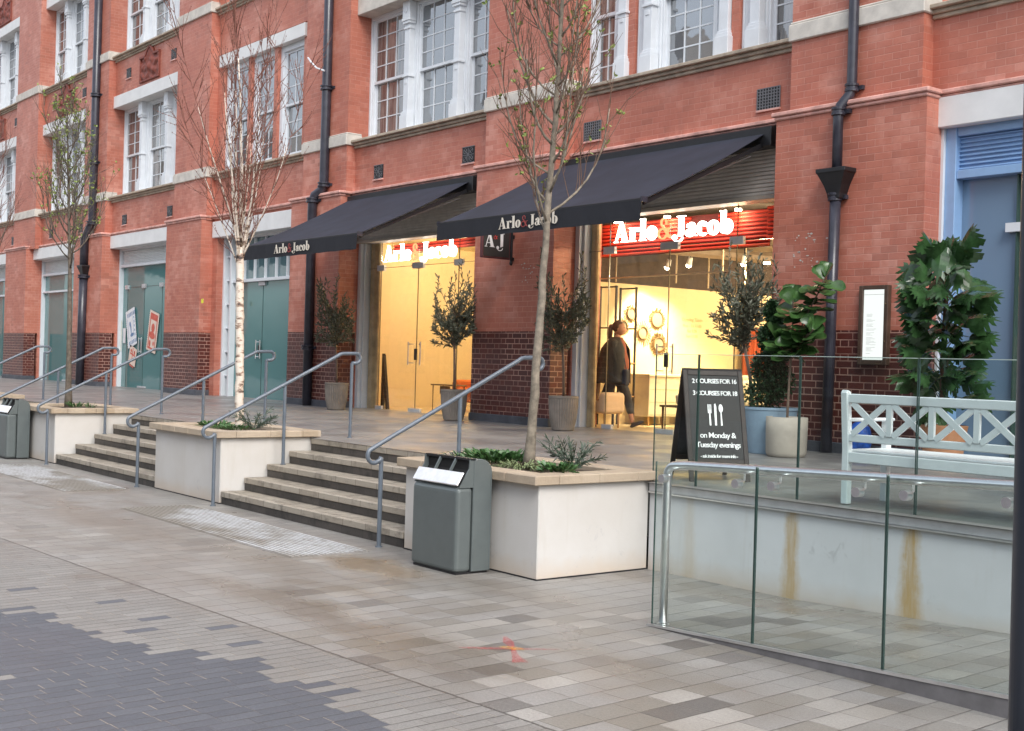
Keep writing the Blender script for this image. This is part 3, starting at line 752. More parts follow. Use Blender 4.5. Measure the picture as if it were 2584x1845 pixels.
for nm, (xl, xr, ll, lr) in zip(NAMES, bays):
    wide = nm in 'F'
    z_l0, z_l1 = 4.65, 5.0
    if nm == 'D': z_l0, z_l1 = 4.55, 4.93
    e = .02
    bw_ = MB().box(xl-e, xr+e, .3, .95, 5.0 if nm in 'EF' else z_l1, 5.95).build('bay_wall', M['brick'], BD)
    MB().box(xl-e, xr+e, .3, .95, 8.88, 9.85).build('bay_wall', M['brick'], BD)
    MB().box(xl-e, xr+e, .3, .95, 12.87, TOP).build('bay_wall', M['brick'], BD)
    mb = MB().box(xl, xr, .24, .34, 5.0, 5.03).box(xl, xr, .21, .34, 5.03, 5.085)
    mb.build('string_course', M['pink'], bw_, bevel=.012)
    if nm not in 'EF':
        if nm == 'D': MB().box(ll+.1, lr, .23, .9, z_l0, z_l1).build('lintel', M['lintel'], BD, bevel=.01)
        else: MB().box(ll-.02, lr+.02, .23, .9, z_l0, z_l1-.001).build('lintel', M['lintel'], BD, bevel=.01)
    for (zs, zw0, zw1, zl1) in ((5.93, 6.10, 8.55, 8.88), (9.83, 10.0, 12.55, 12.87)):
        # sill and lintel
        s = MB().box(xl, xr, .26, .9, zs, zs+.05).box(xl, xr, .22, .9, zs+.05, zs+.10).box(xl, xr, .16, .9, zs+.10, zs+.15)
        s.build('window_sill', M['sill'], BD, bevel=.008)
        if nm == 'D': MB().box(xl+.2, xr-.35, .23, .9, zw1, zl1-.05).build('lintel', M['lintel'], BD, bevel=.008)
        else: MB().box(xl, xr, .25, .9, zw1, zl1).build('lintel', M['stone'] if nm in 'EFGH' else M['lintel'], BD, bevel=.008)
        MB().box(xl, xr, .45, .62, zs+.15, zw0).build('timber_sill', M['white'], BD)
        Yw = .62; cu1 = nm in 'BE'
        if nm == 'D':
            ws = [(-27.45, -26.2), (-26.05, -24.94), (-24.78, -23.62)]
            for (a, b) in ((xl, -27.45), (-26.2, -26.05), (-24.94, -24.78), (-23.62, xr)): MB().box(a, b, .3, .9, zw0-.1, zw1).build('brick_mullion', M['brick'], BD)
            for (a, b) in ws: sash_window(BD, a, b, zw0, zw1, Yw-.20, 2, 3, 3, frame=.13)
        elif nm == 'F':
            ws = [(xl, -14.23, 1), (-13.32, -12.18, 2), (-11.30, xr, 1)]
            for (a, b, c_) in ws: sash_window(BD, a, b, zw0, zw1, Yw, c_*1+1 if c_ == 2 else 2, 4, 4, curtain=(c_ == 1), frame=.05)
            for (a, b, c_) in ((-14.23, -13.90, -13.98), (-13.75, -13.32, -13.42), (-12.18, -11.82, -11.92), (-11.68, -11.30, -11.36)):
                mullion(BD, a, b, zw0, zw1, c_)
            MB().box(-13.90, -13.75, .5, .9, zw0, zw1).build('brick_mullion', M['brick'], BD); MB().box(-11.82, -11.68, .5, .9, zw0, zw1).build('brick_mullion', M['brick'], BD)
        else:
            W_ = xr-xl; mw = .30 if nm in 'EGH' else .44; sw = (W_-2*mw)/3
            x = xl; cells = []
            for k in range(3):
                sash_window(BD, x, x+sw, zw0, zw1, Yw, 3 if nm in 'EGH' else 2, 4, 3, curtain=(nm in 'BE' and k == 0) or nm == 'C', frame=.06); x += sw
                if k < 2: mullion(BD, x, x+mw, zw0, zw1, x+mw/2+.05); x += mw
    # vents and crests
    if nm == 'E': vent(bw_, -20.53, 5.39); vent(bw_, -17.62, 5.39, .36, .29)
    elif nm == 'F': vent(bw_, -14.40, 5.39, .38, .29, grid=True); vent(bw_, -10.94, 5.38, .38, .28, grid=True)
    elif nm in 'ABC':
        vent(bw_, xl+.93, 5.40); vent(bw_, xr-.72, 5.40); vent(bw_, xl+.95, 9.39); vent(bw_, xr-.74, 9.38)
        crest(bw_, xl+2.45 if nm == 'C' else xl+2.05, 9.02)
        if nm == 'A': crest(bw_, xl+2.4, 13.0)
MB().box(-70, UP[0][0], .3, .95, .5, TOP).build('end_wall', M['brick'], BD)
MB().box(UP[-1][1], 16, .3, .95, .5, TOP).build('end_wall', M['brick'], BD)
MB().box(-70, 16, -.1, 9, TOP, TOP+.3).build('roof_cornice', M['stone'], BD)
MB().box(-70, 16, 9.5, 10, .5, TOP).build('back_wall', M['brick'], BD)

# ---- shop fronts with filmed glass
def louvre(par, x0, x1, z0, z1, y, mat, pitch=.042, name='louvre_panel'):
    mb = MB().box(x0, x1, y+.02, y+.05, z0, z1); z = z0+.01
    while z < z1-.015:
        mb.prism([(y+.02, z), (y-.012, z+.004), (y-.012, z+.012), (y+.02, z+pitch*.72)], 'x', x0, x1); z += pitch
    return mb.build(name, mat, par)
def handle(par, x, z, y, h=.42, gap=.10):
    for s in (-1, 1):
        mb = MB()
        mb.tube([(x+s*gap, y-.05, z-h/2), (x+s*gap, y-.05, z+h/2)], .013, 8)
        mb.tube([(x+s*gap, y-.05, z+h*.40), (x+s*gap*.4, y-.0, z+h*.40)], .009, 6).tube([(x+s*gap, y-.05, z-h*.40), (x+s*gap*.4, y-.0, z-h*.40)], .009, 6)
        mb.build('door_handle', M['steel'], par, smooth=False)
    MB().box(x-.035, x+.035, y-.03, y-.003, z-.12, z+.09).build('lock_case', M['dark'], par)
def patch(par, x, z, y, w_=.22, h=.11): MB().box(x-w_/2, x+w_/2, y-.03, y+.03, z-h/2, z+h/2).build('glass_clamp', M['steel_dull'], par, bevel=.004)
for nm, x0, x1 in (('A', LO[0][1], LO[1][0]), ('B', LO[1][1], LO[2][0]), ('C', LO[2][1], LO[3][0]), ('H', LO[7][1], LO[8][0])):
    sf = MB().box(x0, x0+.07, .50, .66, .8, 4.65).box(x1-.07, x1, .50, .66, .8, 4.65).box(x0+.07, x1-.07, .52, .66, 4.14, 4.21).box(x0+.07, x1-.07, .52, .66, 4.60, 4.65)
    if nm in 'AB': sf.box(x0+.07, x1-.07, .53, .66, 3.60, 3.66)
    f = sf.build('shopfront_frame', M['white'], BD, bevel=.004)
    louvre(f, x0+.10, x1-.07, 4.21, 4.60, .58, M['slat_white'])
    gl = MB().box(x0+.07, x1-.07, .62, .635, .8, 4.14).build('teal_glass', M['teal'], f)
    xm = (x0+x1)/2 if nm != 'C' else -32.7
    e1 = MB()
    for xx in ((xm, xm+1.2, xm-1.2) if nm == 'C' else (xm,)): e1.box(xx-.004, xx+.004, .612, .62, .8, 3.6 if nm == 'C' else 3.6)
    if nm == 'C': e1.box(xm-1.2, xm+1.2, .612, .62, 3.58, 3.59)
    e1.build('glass_joint', M['glass_edge'], f)
    if nm == 'C':
        for xx in (xm-1.2, xm, xm+1.2): patch(f, xx, 3.59, .60)
        handle(f, xm-.08, 2.0, .60); patch(f, xm, .87, .60, .5, .05)
    if nm == 'B': patch(f, xm, .87, .60, .5, .05); handle(f, xm+.9, 2.0, .60)
# D: narrow ladder sidelight and a glazed transom of vertical bars
x0, x1 = LO[3][1], LO[4][0]
MB().box(x0, -27.58, .30, .95, .8, 4.56).build('brick_jamb', M['brick'], BD)
sf = MB().box(-27.58, -27.50, .46, .66, .8, 4.55).box(-27.26, -27.18, .48, .66, .8, 4.55).box(x1-.08, x1, .50, .66, .8, 4.55).box(-27.18, x1-.08, .52, .66, 3.49, 3.56).box(-27.50, x1-.08, .52, .66, 4.50, 4.55)
z = 1.30
while z < 4.4: sf.box(-27.50, -27.26, .53, .64, z, z+.035); z += .56
k = -27.18+.52
while k < x1-.2: sf.box(k-.015, k+.015, .54, .64, 3.56, 4.50); k += .52
f = sf.build('shopfront_frame', M['white'], BD, bevel=.004)
MB().box(-27.50, x1-.08, .62, .635, .8, 3.5).build('teal_glass', M['teal'], f)
MB().box(-27.50, x1-.08, .60, .612, 3.55, 4.5).build('transom_glass', pane_mat('transom_glass', (.09, .16, .18), 2.0, .03, .3), f)
MB().box(-25.80, -25.79, .612, .62, .8, 3.5).build('glass_joint', M['glass_edge'], f)
handle(f, -25.86, 1.95, .60); patch(f, -25.8, 3.44, .60, .3, .09); patch(f, -27.0, 3.44, .60, .2, .09); patch(f, -24.0, 3.44, .60, .2, .09)
# G: pale blue shop front
x0, x1 = LO[6][1], LO[7][0]
sf = MB().box(x0, x0+.035, .30, .66, .8, 4.65).build('shopfront_edge', M['white'], BD)
sf = MB().box(x0+.035, x0+.17, .34, .66, .8, 4.65).box(x0+.17, x1, .36, .66, 4.06, 4.16).box(x0+.17, x1, .36, .66, 4.55, 4.65).box(x1-.15, x1, .34, .66, .8, 4.06)
f = sf.build('shopfront_frame', M['blue_frame'], BD, bevel=.006)
louvre(f, x0+.17, x1-.15, 4.16, 4.55, .42, M['blue_frame'], .050)
MB().box(x0+.17, -7.49, .50, .512, .8, 4.06).build('blue_glass', M['blue_glass'], f)
MB().box(-7.485, -7.470, .44, .58, .8, 4.06).build('glass_joint', M['glass_edge'], f)
MB().box(-7.60, -7.35, .42, .50, 3.42, 3.52).build('glass_clamp', M['white'], f)
MB().box(-7.47, x1-.15, .55, .562, .8, 4.06).build('door_glass', M['clear'], f)
MB().box(-7.42, -6.9, .66, .72, 1.55, 2.25).build('bar_front_panel', simple('tan_quilted_panel', (.55, .34, .19), .6), f, bevel=.02)
MB().box(-7.36, -7.31, .60, .66, 2.35, 3.15).build('brass_pull', simple('aged_brass', (.35, .24, .10), .35, metal=.8), f, bevel=.01)
MB().box(-7.46, x1-.1, 2.2, 2.3, .8, 4.3).build('inner_partition', simple('warm_grey_partition', (.28, .25, .22), .8), f)

# ---- lit furniture shop: two bays, E and F
for (x0, x1, nm) in ((LO[4][1], LO[5][0], 'E'), (LO[5][1], LO[6][0], 'F')):
    # shutter above the glass, trims
    sl_ = MB().box(x0, x1, .42, .44, 4.13, 4.985); zz = 4.14
    while zz < 4.97: sl_.box(x0, x1, .400, .42, zz, zz+.036); zz += .052
    sl_.build('shutter_slats', M['slat'], BD)
    MB().box(x0, x1, .36, .64, 4.07, 4.13).build('shutter_trim', simple('grey_trim_'+('left' if nm == 'E' else 'right'), (.42, .38, .33), .5), BD, bevel=.004)
    f = MB().box(x0, x0+.10, .44, .66, .8, 4.07).box(x0+.12, x0+.16, .50, .70, .8, 4.07).build('shopfront_frame', M['white'], BD, bevel=.004)
    MB().box(x0+.16, x0+(.50 if nm == 'E' else .32), .625, .70, .8, 4.6).build('plaster_pier', M['pier'], BD, bevel=.02)
    xm = -19.52 if nm == 'E' else -12.98
    ed = [xm-1.29, xm, xm+1.29]
    segs = [x0+.16]+ed+[x1-.01]
    gl = MB()
    for a, b in zip(segs[:-1], segs[1:]): gl.box(a+.006, b-.006, .600, .612, .84, 4.07)
    gl.build('shop_glass', M['clear'], f)
    je = MB()
    for e_ in ed: je.box(e_-.005, e_+.005, .598, .614, .84, 4.07 if e_ != xm else 3.55)
    je.box(x0+.16, x1, .598, .614, 3.575, 3.583)
    je.build('glass_joint', simple('glass_joint_'+('left' if nm == 'E' else 'right'), (.16, .13, .08), .3), f)
    for e_ in ed: patch(f, e_, 3.58, .606, .25 if e_ != xm else .36, .11)
    patch(f, xm, .87, .606, .38, .07); patch(f, ed[0]+.05, .87, .606, .22, .07)
    handle(f, xm, 1.93, .606, .44, .16 if nm == 'F' else .20)
# interior shell
IF = MB().box(-22.4, -9.5, .62, 9.3, .5, TZ).build('shop_floor', M['int_floor'], BD)
MB().box(-15.60, -15.50, 1.15, 9.3, TZ, 3.20).build('interior_wall', M['cream_wall'], BD)
MB().box(-22.1, -22.0, .72, 9.3, TZ, 4.2).build('interior_wall', M['cream_wall'], BD)
MB().box(-22.0, -15.6, 4.6, 4.7, TZ, 4.2).build('interior_wall', M['cream_wall'], BD)
MB().box(-15.50, -9.5, 8.6, 8.7, TZ, 4.3).build('interior_wall', M['cream_wall'], BD)
MB().box(-15.62, -15.5, 1.15, 9.3, 3.2, 4.6).build('dark_bulkhead', M['ceil'], BD)
MB().box(-9.6, -9.5, .95, 9.3, TZ, 4.6).build('interior_wall', M['cream_wall'], BD)
MB().box(-15.5, -9.5, .95, 9.3, 4.35, 4.4).build('dark_ceiling', M['ceil'], BD)
MB().box(-22.0, -15.6, .72, 4.7, 4.2, 4.25).build('pale_ceiling', M['cream_wall'], BD)
mb = MB()
for k in range(5):
    yy = 1.6+k*1.05; mb.tube([(-15.4, yy, 3.95+.1*(k % 2)), (-9.7, yy+.2, 3.95+.1*(k % 2))], .07+.05*(k % 3), 10)
mb.tube([(-14.4, 1.4, 3.75), (-14.0, 8.0, 3.75)], .12, 10); mb.box(-12.6, -12.3, 1.4, 8.0, 3.8, 4.0)
mb.build('ceiling_ducts', simple('dusty_duct_metal', (.16, .12, .09), .6), BD)
mb = MB()
for (x, y) in ((-15.3, 1.7), (-14.6, 2.4), (-13.9, 3.3), (-13.4, 2.2), (-12.2, 3.0), (-15.0, 3.6)): mb.tube([(x, y, 3.2), (x, y, 4.3)], .014, 6)
mb.bar((-15.45, 1.3, 3.22), (-10.7, 1.3, 3.24), .02, .02)
mb.build('hanging_rods', simple('pale_rod_metal', (.45, .36, .24), .4), BD)
def red_panel(x0, x1, z0, z1, y, gap=None):
    mb = MB(); pitch = .058; z = z0
    segs = [(x0, x1)] if not gap else [(x0, gap[0]), (gap[1], x1)]
    while z < z1-.01:
        for (a, b) in (segs if z > gap[2] else [(x0, x1)]) if gap else segs:
            mb.prism([(y, z+.012), (y-.022, z+pitch*.45), (y-.022, z+pitch*.62), (y, z+pitch*.95), (y+.006, z+pitch*.5)], 'x', a, b)
        z += pitch
    p = mb.build('red_slatted_panel', M['redpanel'], BD, world=True)
    MB().box(x0, x1, y+.012, y+.02, z0, z1).build('panel_back', simple('slat_shadow_red', (.16, .012, .008), .7), p); return p  # backing coloured dark to stand in for shadow lines between the slats
red_panel(-15.0, -11.5, 3.53, 4.06, 1.05, gap=(-13.0, -12.45, 3.82)); red_panel(-11.5, -10.56, 3.62, 4.06, 1.0)
red_panel(-21.0, -17.0, 3.90, 4.07, 1.0)
def glow_lamp(x, y, z, par, e=6, size=.08, col=(1, .78, .48)):
    l = bpy.data.lights.new('lamp_light', 'POINT'); l.energy = e; l.color = col; l.shadow_soft_size = size
    o = bpy.data.objects.new('lamp_light', l); C.objects.link(o); o.parent = par; o.location = Vector((x, y, z))-orig_of(par); ORIG[o.name] = orig_of(par); return o
def spot(x, y, z, tgt, par, e, ang=70, blend=.6, col=(1, .80, .50), r=.06):
    l = bpy.data.lights.new('spot_light', 'SPOT'); l.energy = e; l.color = col; l.spot_size = rad(ang); l.spot_blend = blend; l.shadow_soft_size = r
    o = bpy.data.objects.new('spot_light', l); C.objects.link(o); o.parent = par; o.location = Vector((x, y, z))-orig_of(par)
    o.rotation_euler = (Vector(tgt)-Vector((x, y, z))).to_track_quat('-Z', 'Y').to_euler(); return o
# track spot lamps under the open ceiling (the lit ones of the photograph) and inner room lamps
TL = [((-14.75, 2.35, 3.50), (-15.5, 2.5, 2.1), 130, 'left spot lamp of the pair above the sunburst mirrors'), ((-14.55, 2.65, 3.55), (-15.5, 3.0, 1.6), 140, 'right spot lamp of the pair above the sunburst mirrors'),
      ((-13.85, 3.2, 3.58), (-14.6, 3.6, .9), 170, 'single spot lamp hanging near the olive tree top')]
for (p, tgt, e, lab) in TL:
    t = thing('spot_lamp', lab, 'lamp', p, group='track spot lamps in the furniture shop')
    d = (Vector(tgt)-Vector(p)).normalized(); q = Vector(p)
    MB().tube([q-d*.10, q+d*.03], [.035, .05], 12).build('lamp_body', M['white'], t)
    MB().tube([q-d*.08, q-d*.08+Vector((0, 0, .5))], .012, 6).build('lamp_stem', M['dark'], t)
    MB().ell(q+d*.04, .045, .045, .045, 10, 6).build('bulb', M['lamp_glow'], t)
    spot(*(q+d*.11), tgt, t, e, 80)
IL = thing('ceiling_lamps', 'row of small downlights in the ceiling of the furniture shop', 'lamps', (-18, 2, 4.1))
mb = MB()
for (x, y, z, e) in ((-20.3, 2.2, 4.1, 40), (-18.2, 2.2, 4.1, 36), (-19.3, 3.6, 4.1, 26), (-12.6, 2.3, 3.4, 80), (-11.2, 4.5, 3.4, 120), (-13.5, 6.2, 3.4, 130), (-13.4, .95, 4.03, 5), (-12.0, .95, 4.03, 5), (-14.5, .95, 4.03, 5), (-10.9, .95, 4.03, 5)):
    mb.lathe([(.05, .0), (.05, .03)], 10, (x, y, z+.02)); glow_lamp(x, y, z-.05, IL, e, .12, (1, .78, .47))
mb.build('downlight_rim', M['lamp_glow'], IL)

# drain pipes fixed to pilasters
def pipe(par, pts, r, collars, hop=None, label=None):
    p = MB().tube(pts, r, 14).build('drain_pipe', M['iron'], par, smooth=True, label=label)
    for (x, y, z, big) in collars:
        MB().lathe([(r*1.25, -.05), (r*1.38, -.045), (r*1.38, -.02), (r*1.2, -.012), (r*1.2, .012), (r*1.38, .02), (r*1.38, .045), (r*1.25, .05)], 16, (x, y, z)).box(x-r*2.1, x+r*2.1, y+r*.6, y+r*1.5, z-.025, z+.025).build('pipe_collar', M['iron'], p, smooth=False)
    if hop:
        x, y, z = hop; mb = MB()
        prof = [(.085, -.36), (.095, -.30), (.13, -.20), (.20, -.06), (.215, -.05), (.215, 0)]
        vs = []
        for (h_, zz) in prof: vs += [(x-h_, y-h_*.62, z+zz), (x+h_, y-h_*.62, z+zz), (x+h_, y+.10, z+zz), (x-h_, y+.10, z+zz)]
        fs = [(3, 2, 1, 0), tuple(4*(len(prof)-1)+k for k in range(4))]
        for i in range(len(prof)-1):
            for k in range(4): fs.append((4*i+k, 4*i+(k+1) % 4, 4*i+4+(k+1) % 4, 4*i+4+k))
        mb.add(vs, fs).build('rain_hopper', M['dark'], p, bevel=.006)
    return p
pipe(BD, [(-9.42, .02, TOP), (-9.42, .02, 5.30), (-9.43, .0, 5.16), (-9.50, -.08, 5.02), (-9.515, -.10, 4.90), (-9.51, -.10, 4.20)], .062, [(-9.42, .02, 5.24, 1), (-9.515, -.10, 4.95, 1), (-9.53, -.10, 3.92, 1)], (-9.515, -.10, 4.26), label='thick dark drainpipe beside the lit menu case')
pipe(BD, [(-9.52, -.10, 3.96), (-9.55, -.10, .84)], .066, [])
pipe(BD, [(-22.13, .02, TOP), (-22.13, .02, 5.30), (-22.16, .0, 5.16), (-22.33, -.07, 5.06), (-22.38, -.09, 4.93), (-22.38, -.09, .84)], .095, [(-22.13, .02, 7.2, 1), (-22.13, .02, 5.26, 1), (-22.38, -.09, 4.96, 1), (-22.4, -.09, 2.0, 1)], label='dark drainpipe behind the awning corner')
pipe(BD, [(-35.12, .02, TOP), (-35.15, .02, 5.45), (-35.3, -.05, 5.15), (-35.42, -.09, 4.95), (-35.42, -.09, 4.2)], .12, [(-35.12, .02, 9.0, 1), (-35.14, .02, 7.1, 1), (-35.15, .02, 5.4, 1), (-35.42, -.09, 3.9, 1)], (-35.42, -.09, 4.22), label='dark drainpipe with a rain hopper behind the left tree')
pipe(BD, [(-35.42, -.09, 3.95), (-35.5, -.09, .84)], .12, [])
# fly-posted tie on the second pipe
MB().tube([(-22.62, -.15, 7.86), (-22.45, -.18, 7.75), (-22.28, -.14, 7.60), (-22.0, -.12, 7.50)], .018, 6).build('white_cable_tie', M['white'], BD)
MB().box(-27.70, -27.60, -.012, -.002, 3.0, 3.10).build('yellow_tag', simple('yellow_tag', (.8, .75, .05), .5), BD)

for (cx_, cz_, w_, h_, n_) in ((-9.93, 3.32, .28, .22, 26), (-15.55, 3.25, .22, .16, 16)):
    mb = MB()
    for k in range(n_):
        x = cx_+random.uniform(-w_, w_); z = cz_+random.uniform(-h_, h_); a_ = random.uniform(.008, .028); b_ = random.uniform(.006, .014)
        mb.add([(x+a_*math.cos(q*PI/3)*random.uniform(.6, 1.1), -.004, z+b_*math.sin(q*PI/3)) for q in range(6)], [(0, 1, 2, 3, 4, 5)])
    mb.build('paint_flecks', M['stone'], BD)

# unseen building across the street, added to darken what the glass reflects
OB = thing('unseen_opposite_building', 'unseen plain brick building across the street, added for its reflections in the glass', 'building', (-20, -30, 0))
MB().box(-70, 30, -36, -30, 0, 9.5).build('wall', simple('brown_brick_wall', (.20, .13, .10), .8), OB)
for (a_, b_, h_) in ((-120, -86, 19), (-80, -62, 16), (-60, -44, 18.5)): MB().box(a_, b_, -36.5, -30.5, 9.4, h_).build('reflection_blocks', simple('grey_facade_stone', (.26, .24, .22), .8), OB)  # added out-of-view blocks, set where the upper window reflections land
mb = MB()
for fl in range(3):
    for k in range(20): mb.box(-67+k*5, -64+k*5, -29.99, -29.9, 1.0+fl*3.0, 3.0+fl*3.0)
mb.build('window_band', M['pane'], OB)

# ================================================================== PLANTERS, WALLS, RAILS
def soft_cap(par, x0, x1, y0, y1, z0, z1, w_=.26):
    """ring of coping stones round the soil"""
    c = MB()
    n = 5
    for k in range(n):
        a = x0+(x1-x0)*k/n; b = x0+(x1-x0)*(k+1)/n
        c.box(a+.003, b-.003, y0, y0+w_, z0, z1).box(a+.003, b-.003, y1-w_, y1, z0, z1)
    ys_ = [y0+w_+(y1-y0-2*w_)*k/2 for k in range(3)]
    for a, b in zip(ys_[:-1], ys_[1:]):
        c.box(x0, x0+w_, a+.0015, b-.0015, z0, z1).box(x1-w_, x1, a+.0015, b-.0015, z0, z1)
    return c.build('coping', M['cap'], par, bevel=.007)
PLX = [(-28.05, -26.07), (-22.05, -20.08), (-16.05, -14.07), (-10.02, -8.02)]
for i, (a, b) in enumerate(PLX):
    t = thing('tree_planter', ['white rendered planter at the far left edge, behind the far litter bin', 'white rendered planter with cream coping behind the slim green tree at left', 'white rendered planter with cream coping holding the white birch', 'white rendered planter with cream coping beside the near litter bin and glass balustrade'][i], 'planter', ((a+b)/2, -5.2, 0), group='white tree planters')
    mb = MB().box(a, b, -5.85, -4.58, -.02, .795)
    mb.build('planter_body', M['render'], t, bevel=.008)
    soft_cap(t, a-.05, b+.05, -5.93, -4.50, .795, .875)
    MB().box(a-.003, b+.003, -5.853, -4.577, -.02, .013).build('base_shadow_strip', M['dark'], t)  # dark strip painted in as the contact shadow at the planter foot
    s = MB(); nx, ny = 14, 8
    for j in range(ny+1):
        for k in range(nx+1):
            x = a+.2+(b-a-.4)*k/nx; y = -5.68+.94*j/ny; s.v.append((x, y, .835+.03*mnoise.noise(Vector((x*3, y*3, 0)))))
    for j in range(ny):
        for k in range(nx): q = j*(nx+1)+k; s.f.append((q, q+1, q+nx+2, q+nx+1))
    s.build('soil', M['soil'], t, smooth=True)
t = tag(MB().box(-80, -28.05, -4.85, -4.58, -.02, .80).build('retaining_wall', M['render']), 'white retaining wall of the terrace beyond the far left planter', 'wall')
# wall above the ramp, steel edge and upper glass
t = thing('ramp_wall', 'white rendered wall with rust streaks behind the glass balustrade', 'wall', (-4.5, -4.5, 0))
MB().box(-8.015, 6.0, -4.568, -4.40, -.02, .695).build('wall_body', M['ramp_render'], t)
MB().box(-8.0, 6.0, -4.60, -4.36, .70, .775).build('coping_channel', M['steel_dull'], t, bevel=.006)
MB().box(-8.0, 6.0, -4.608, -4.572, .688, .704).build('steel_edge', M['steel'], t, bevel=.004)
def dark_edges(par, xs_, y, z0, z1, slope=0.0):
    mb = MB()
    for x in xs_: mb.box(x-.007, x+.007, y-.007, y+.007, z0+slope*x, z1+slope*x)
    return mb.build('glass_edge', M['glass_edge'], par)
t = thing('upper_glass_balustrade', 'frameless glass balustrade along the terrace edge in front of the bench', 'balustrade', (-4.5, -4.5, .78))
xs_ = [-8.06, -7.53, -6.43, -5.35, -4.27, -3.19, -2.11, -1.03, .05]
for a, b in zip(xs_[:-1], xs_[1:]):
    p = MB().box(a+.005, b-.005, -4.506, -4.494, .76, 1.920).build('glass_panel', M['green_glass'], t)
    MB().box(a+.005, b-.005, -4.5065, -4.4935, 1.921, 1.926).build('top_edge', simple('bright_glass_edge', (.45, .55, .50), .15) if a < -8 else bpy.data.materials['bright_glass_edge'], p)
    MB().box(a+.005, a+.009, -4.5065, -4.4935, .76, 1.925).build('glass_edge', M['glass_edge'], p); MB().box(b-.009, b-.005, -4.5065, -4.4935, .76, 1.925).build('glass_edge', M['glass_edge'], p)
# lower balustrade beside the ramp
BY = -6.27
t = thing('lower_glass_balustrade', 'glass balustrade with a round steel handrail beside the ramp in the foreground', 'balustrade', (-5.0, BY, 0))
gz = lambda x: 1.145+.040*(x+6.25)          # top of the glass
bz = lambda x: .004+.040*(x+6.25)           # top of the base channel
xg = [-6.245, -5.33, -4.35, -3.37, -2.39, -1.41, -.43]
for a, b in zip(xg[:-1], xg[1:]):
    def slab(y0, y1, a, b, zl, zh, name, mat, par):
        return MB().add([(a, y0, zl(a)), (b, y0, zl(b)), (b, y1, zl(b)), (a, y1, zl(a)), (a, y0, zh(a)), (b, y0, zh(b)), (b, y1, zh(b)), (a, y1, zh(a))],
               [(3, 2, 1, 0), (4, 5, 6, 7), (0, 1, 5, 4), (1, 2, 6, 5), (2, 3, 7, 6), (3, 0, 4, 7)]).build(name, mat, par)
    p = slab(BY-.006, BY+.006, a+.004, b-.004, lambda x: bz(x)-.03, gz, 'glass_panel', M['green_glass'], t)
    slab(BY-.0065, BY+.0065, a+.004, a+.0075, lambda x: bz(x), lambda x: gz(x)+.001, 'glass_edge', M['glass_edge'], p)
    slab(BY-.0065, BY+.0065, b-.0075, b-.004, lambda x: bz(x), lambda x: gz(x)+.001, 'glass_edge', M['glass_edge'], p)
slab(BY-.03, BY+.05, -6.26, 1.0, lambda x: -.03, lambda x: max(.006, bz(x)-.014), 'base_channel', simple('lead_grey_channel', (.17, .165, .17), .55, metal=.2, var=.2), t)
slab(BY-.036, BY-.010, -6.26, 1.0, lambda x: max(.001, bz(x)-.016), lambda x: max(.014, bz(x)+.012), 'channel_edge', M['steel'], t)
hy = BY+.075
hz = lambda x: 1.125+.036*(x+6.25)
arc = [(-6.205, hy, 0.02), (-6.205, hy, .7), (-6.205, hy, 1.02)]+[(-6.205+.075*(1-math.cos(a)), hy, 1.045+.078*math.sin(a)) for a in [k*PI/12 for k in range(0, 7)]]+[(x, hy, hz(x)) for x in (-6.0, -5.0, -4.0, -2.0, .8)]
MB().tube(arc, .030, 16).build('handrail', M['steel'], t, smooth=True)
MB().lathe([(.045, 0), (.045, .008), (.024, .012)], 18, (-6.205, hy, .004)).build('foot_flange', M['steel'], t)
for x in (-6.17, -5.50, -5.20, -4.56, -4.23, -3.6, -3.2):
    z = gz(x)-.115
    m_ = MB().tube([(x, BY-.022, z), (x, BY+.03, z)], .030, 18).tube([(x, BY+.02, z), (x, hy, z+.02), (x, hy, hz(x)-.02)], .007, 8)
    k0 = len(m_.v)
    m_.build('rail_bracket', M['steel'], t)

# handrails of the stairs
def stair_rail(x, label):
    t = thing('stair_handrail', label, 'handrail', (x, -6.0, 0), group='grey tubular handrails of the steps')
    y0, y1 = -6.005, -4.145
    def loop(cy, cz, r, a0, a1, n): return [(0, cy+r*math.cos(rad(a0+(a1-a0)*i/n)), cz+r*math.sin(rad(a0+(a1-a0)*i/n))) for i in range(n+1)]
    pts = [(0, y0, .865), (0, y0-.012, .835)]+loop(-6.085, .883, .072, -70, -222, 9)+[(0, -5.98, 1.015), (0, -5.2, 1.405), (0, -4.36, 1.828)]
    pts += [(0, -4.325, 1.850), (0, -4.28, 1.862), (0, -4.10, 1.868)]+loop(-4.085, 1.805, .062, 82, -82, 8)+[(0, -4.145, 1.742)]
    pts = [(x, p[1], p[2]) for p in pts]
    MB().tube(pts, .0225, 12).build('rail', M['rail'], t, smooth=True)
    MB().tube([(x, y0, 0), (x, y0, .86)], .0215, 12).lathe([(.036, 0), (.036, .012)], 14, (x, y0, 0)).build('post', M['rail'], t)
    MB().tube([(x, -5.09, .468), (x, -5.09, 1.44)], .0215, 12).lathe([(.036, .468), (.036, .478)], 14, (x, -5.09, 0)).build('post', M['rail'], t)
    MB().tube([(x, y1, .78), (x, y1, 1.745)], .0215, 12).lathe([(.036, .785), (.036, .797)], 14, (x, y1, 0)).build('post', M['rail'], t)
    return t
for x, lab in ((-26.0, 'grey tubular handrail of the far left flight, on its left side'), (-22.28, 'grey tubular handrail of the far left flight, on its right side'), (-19.97, 'grey tubular handrail beside the left litter bin'),
               (-16.27, 'grey tubular handrail crossing in front of the birch planter'), (-13.91, 'grey tubular handrail on the right side of the birch planter'), (-10.22, 'nearest grey tubular handrail, just left of the near litter bin')):
    stair_rail(x, lab)

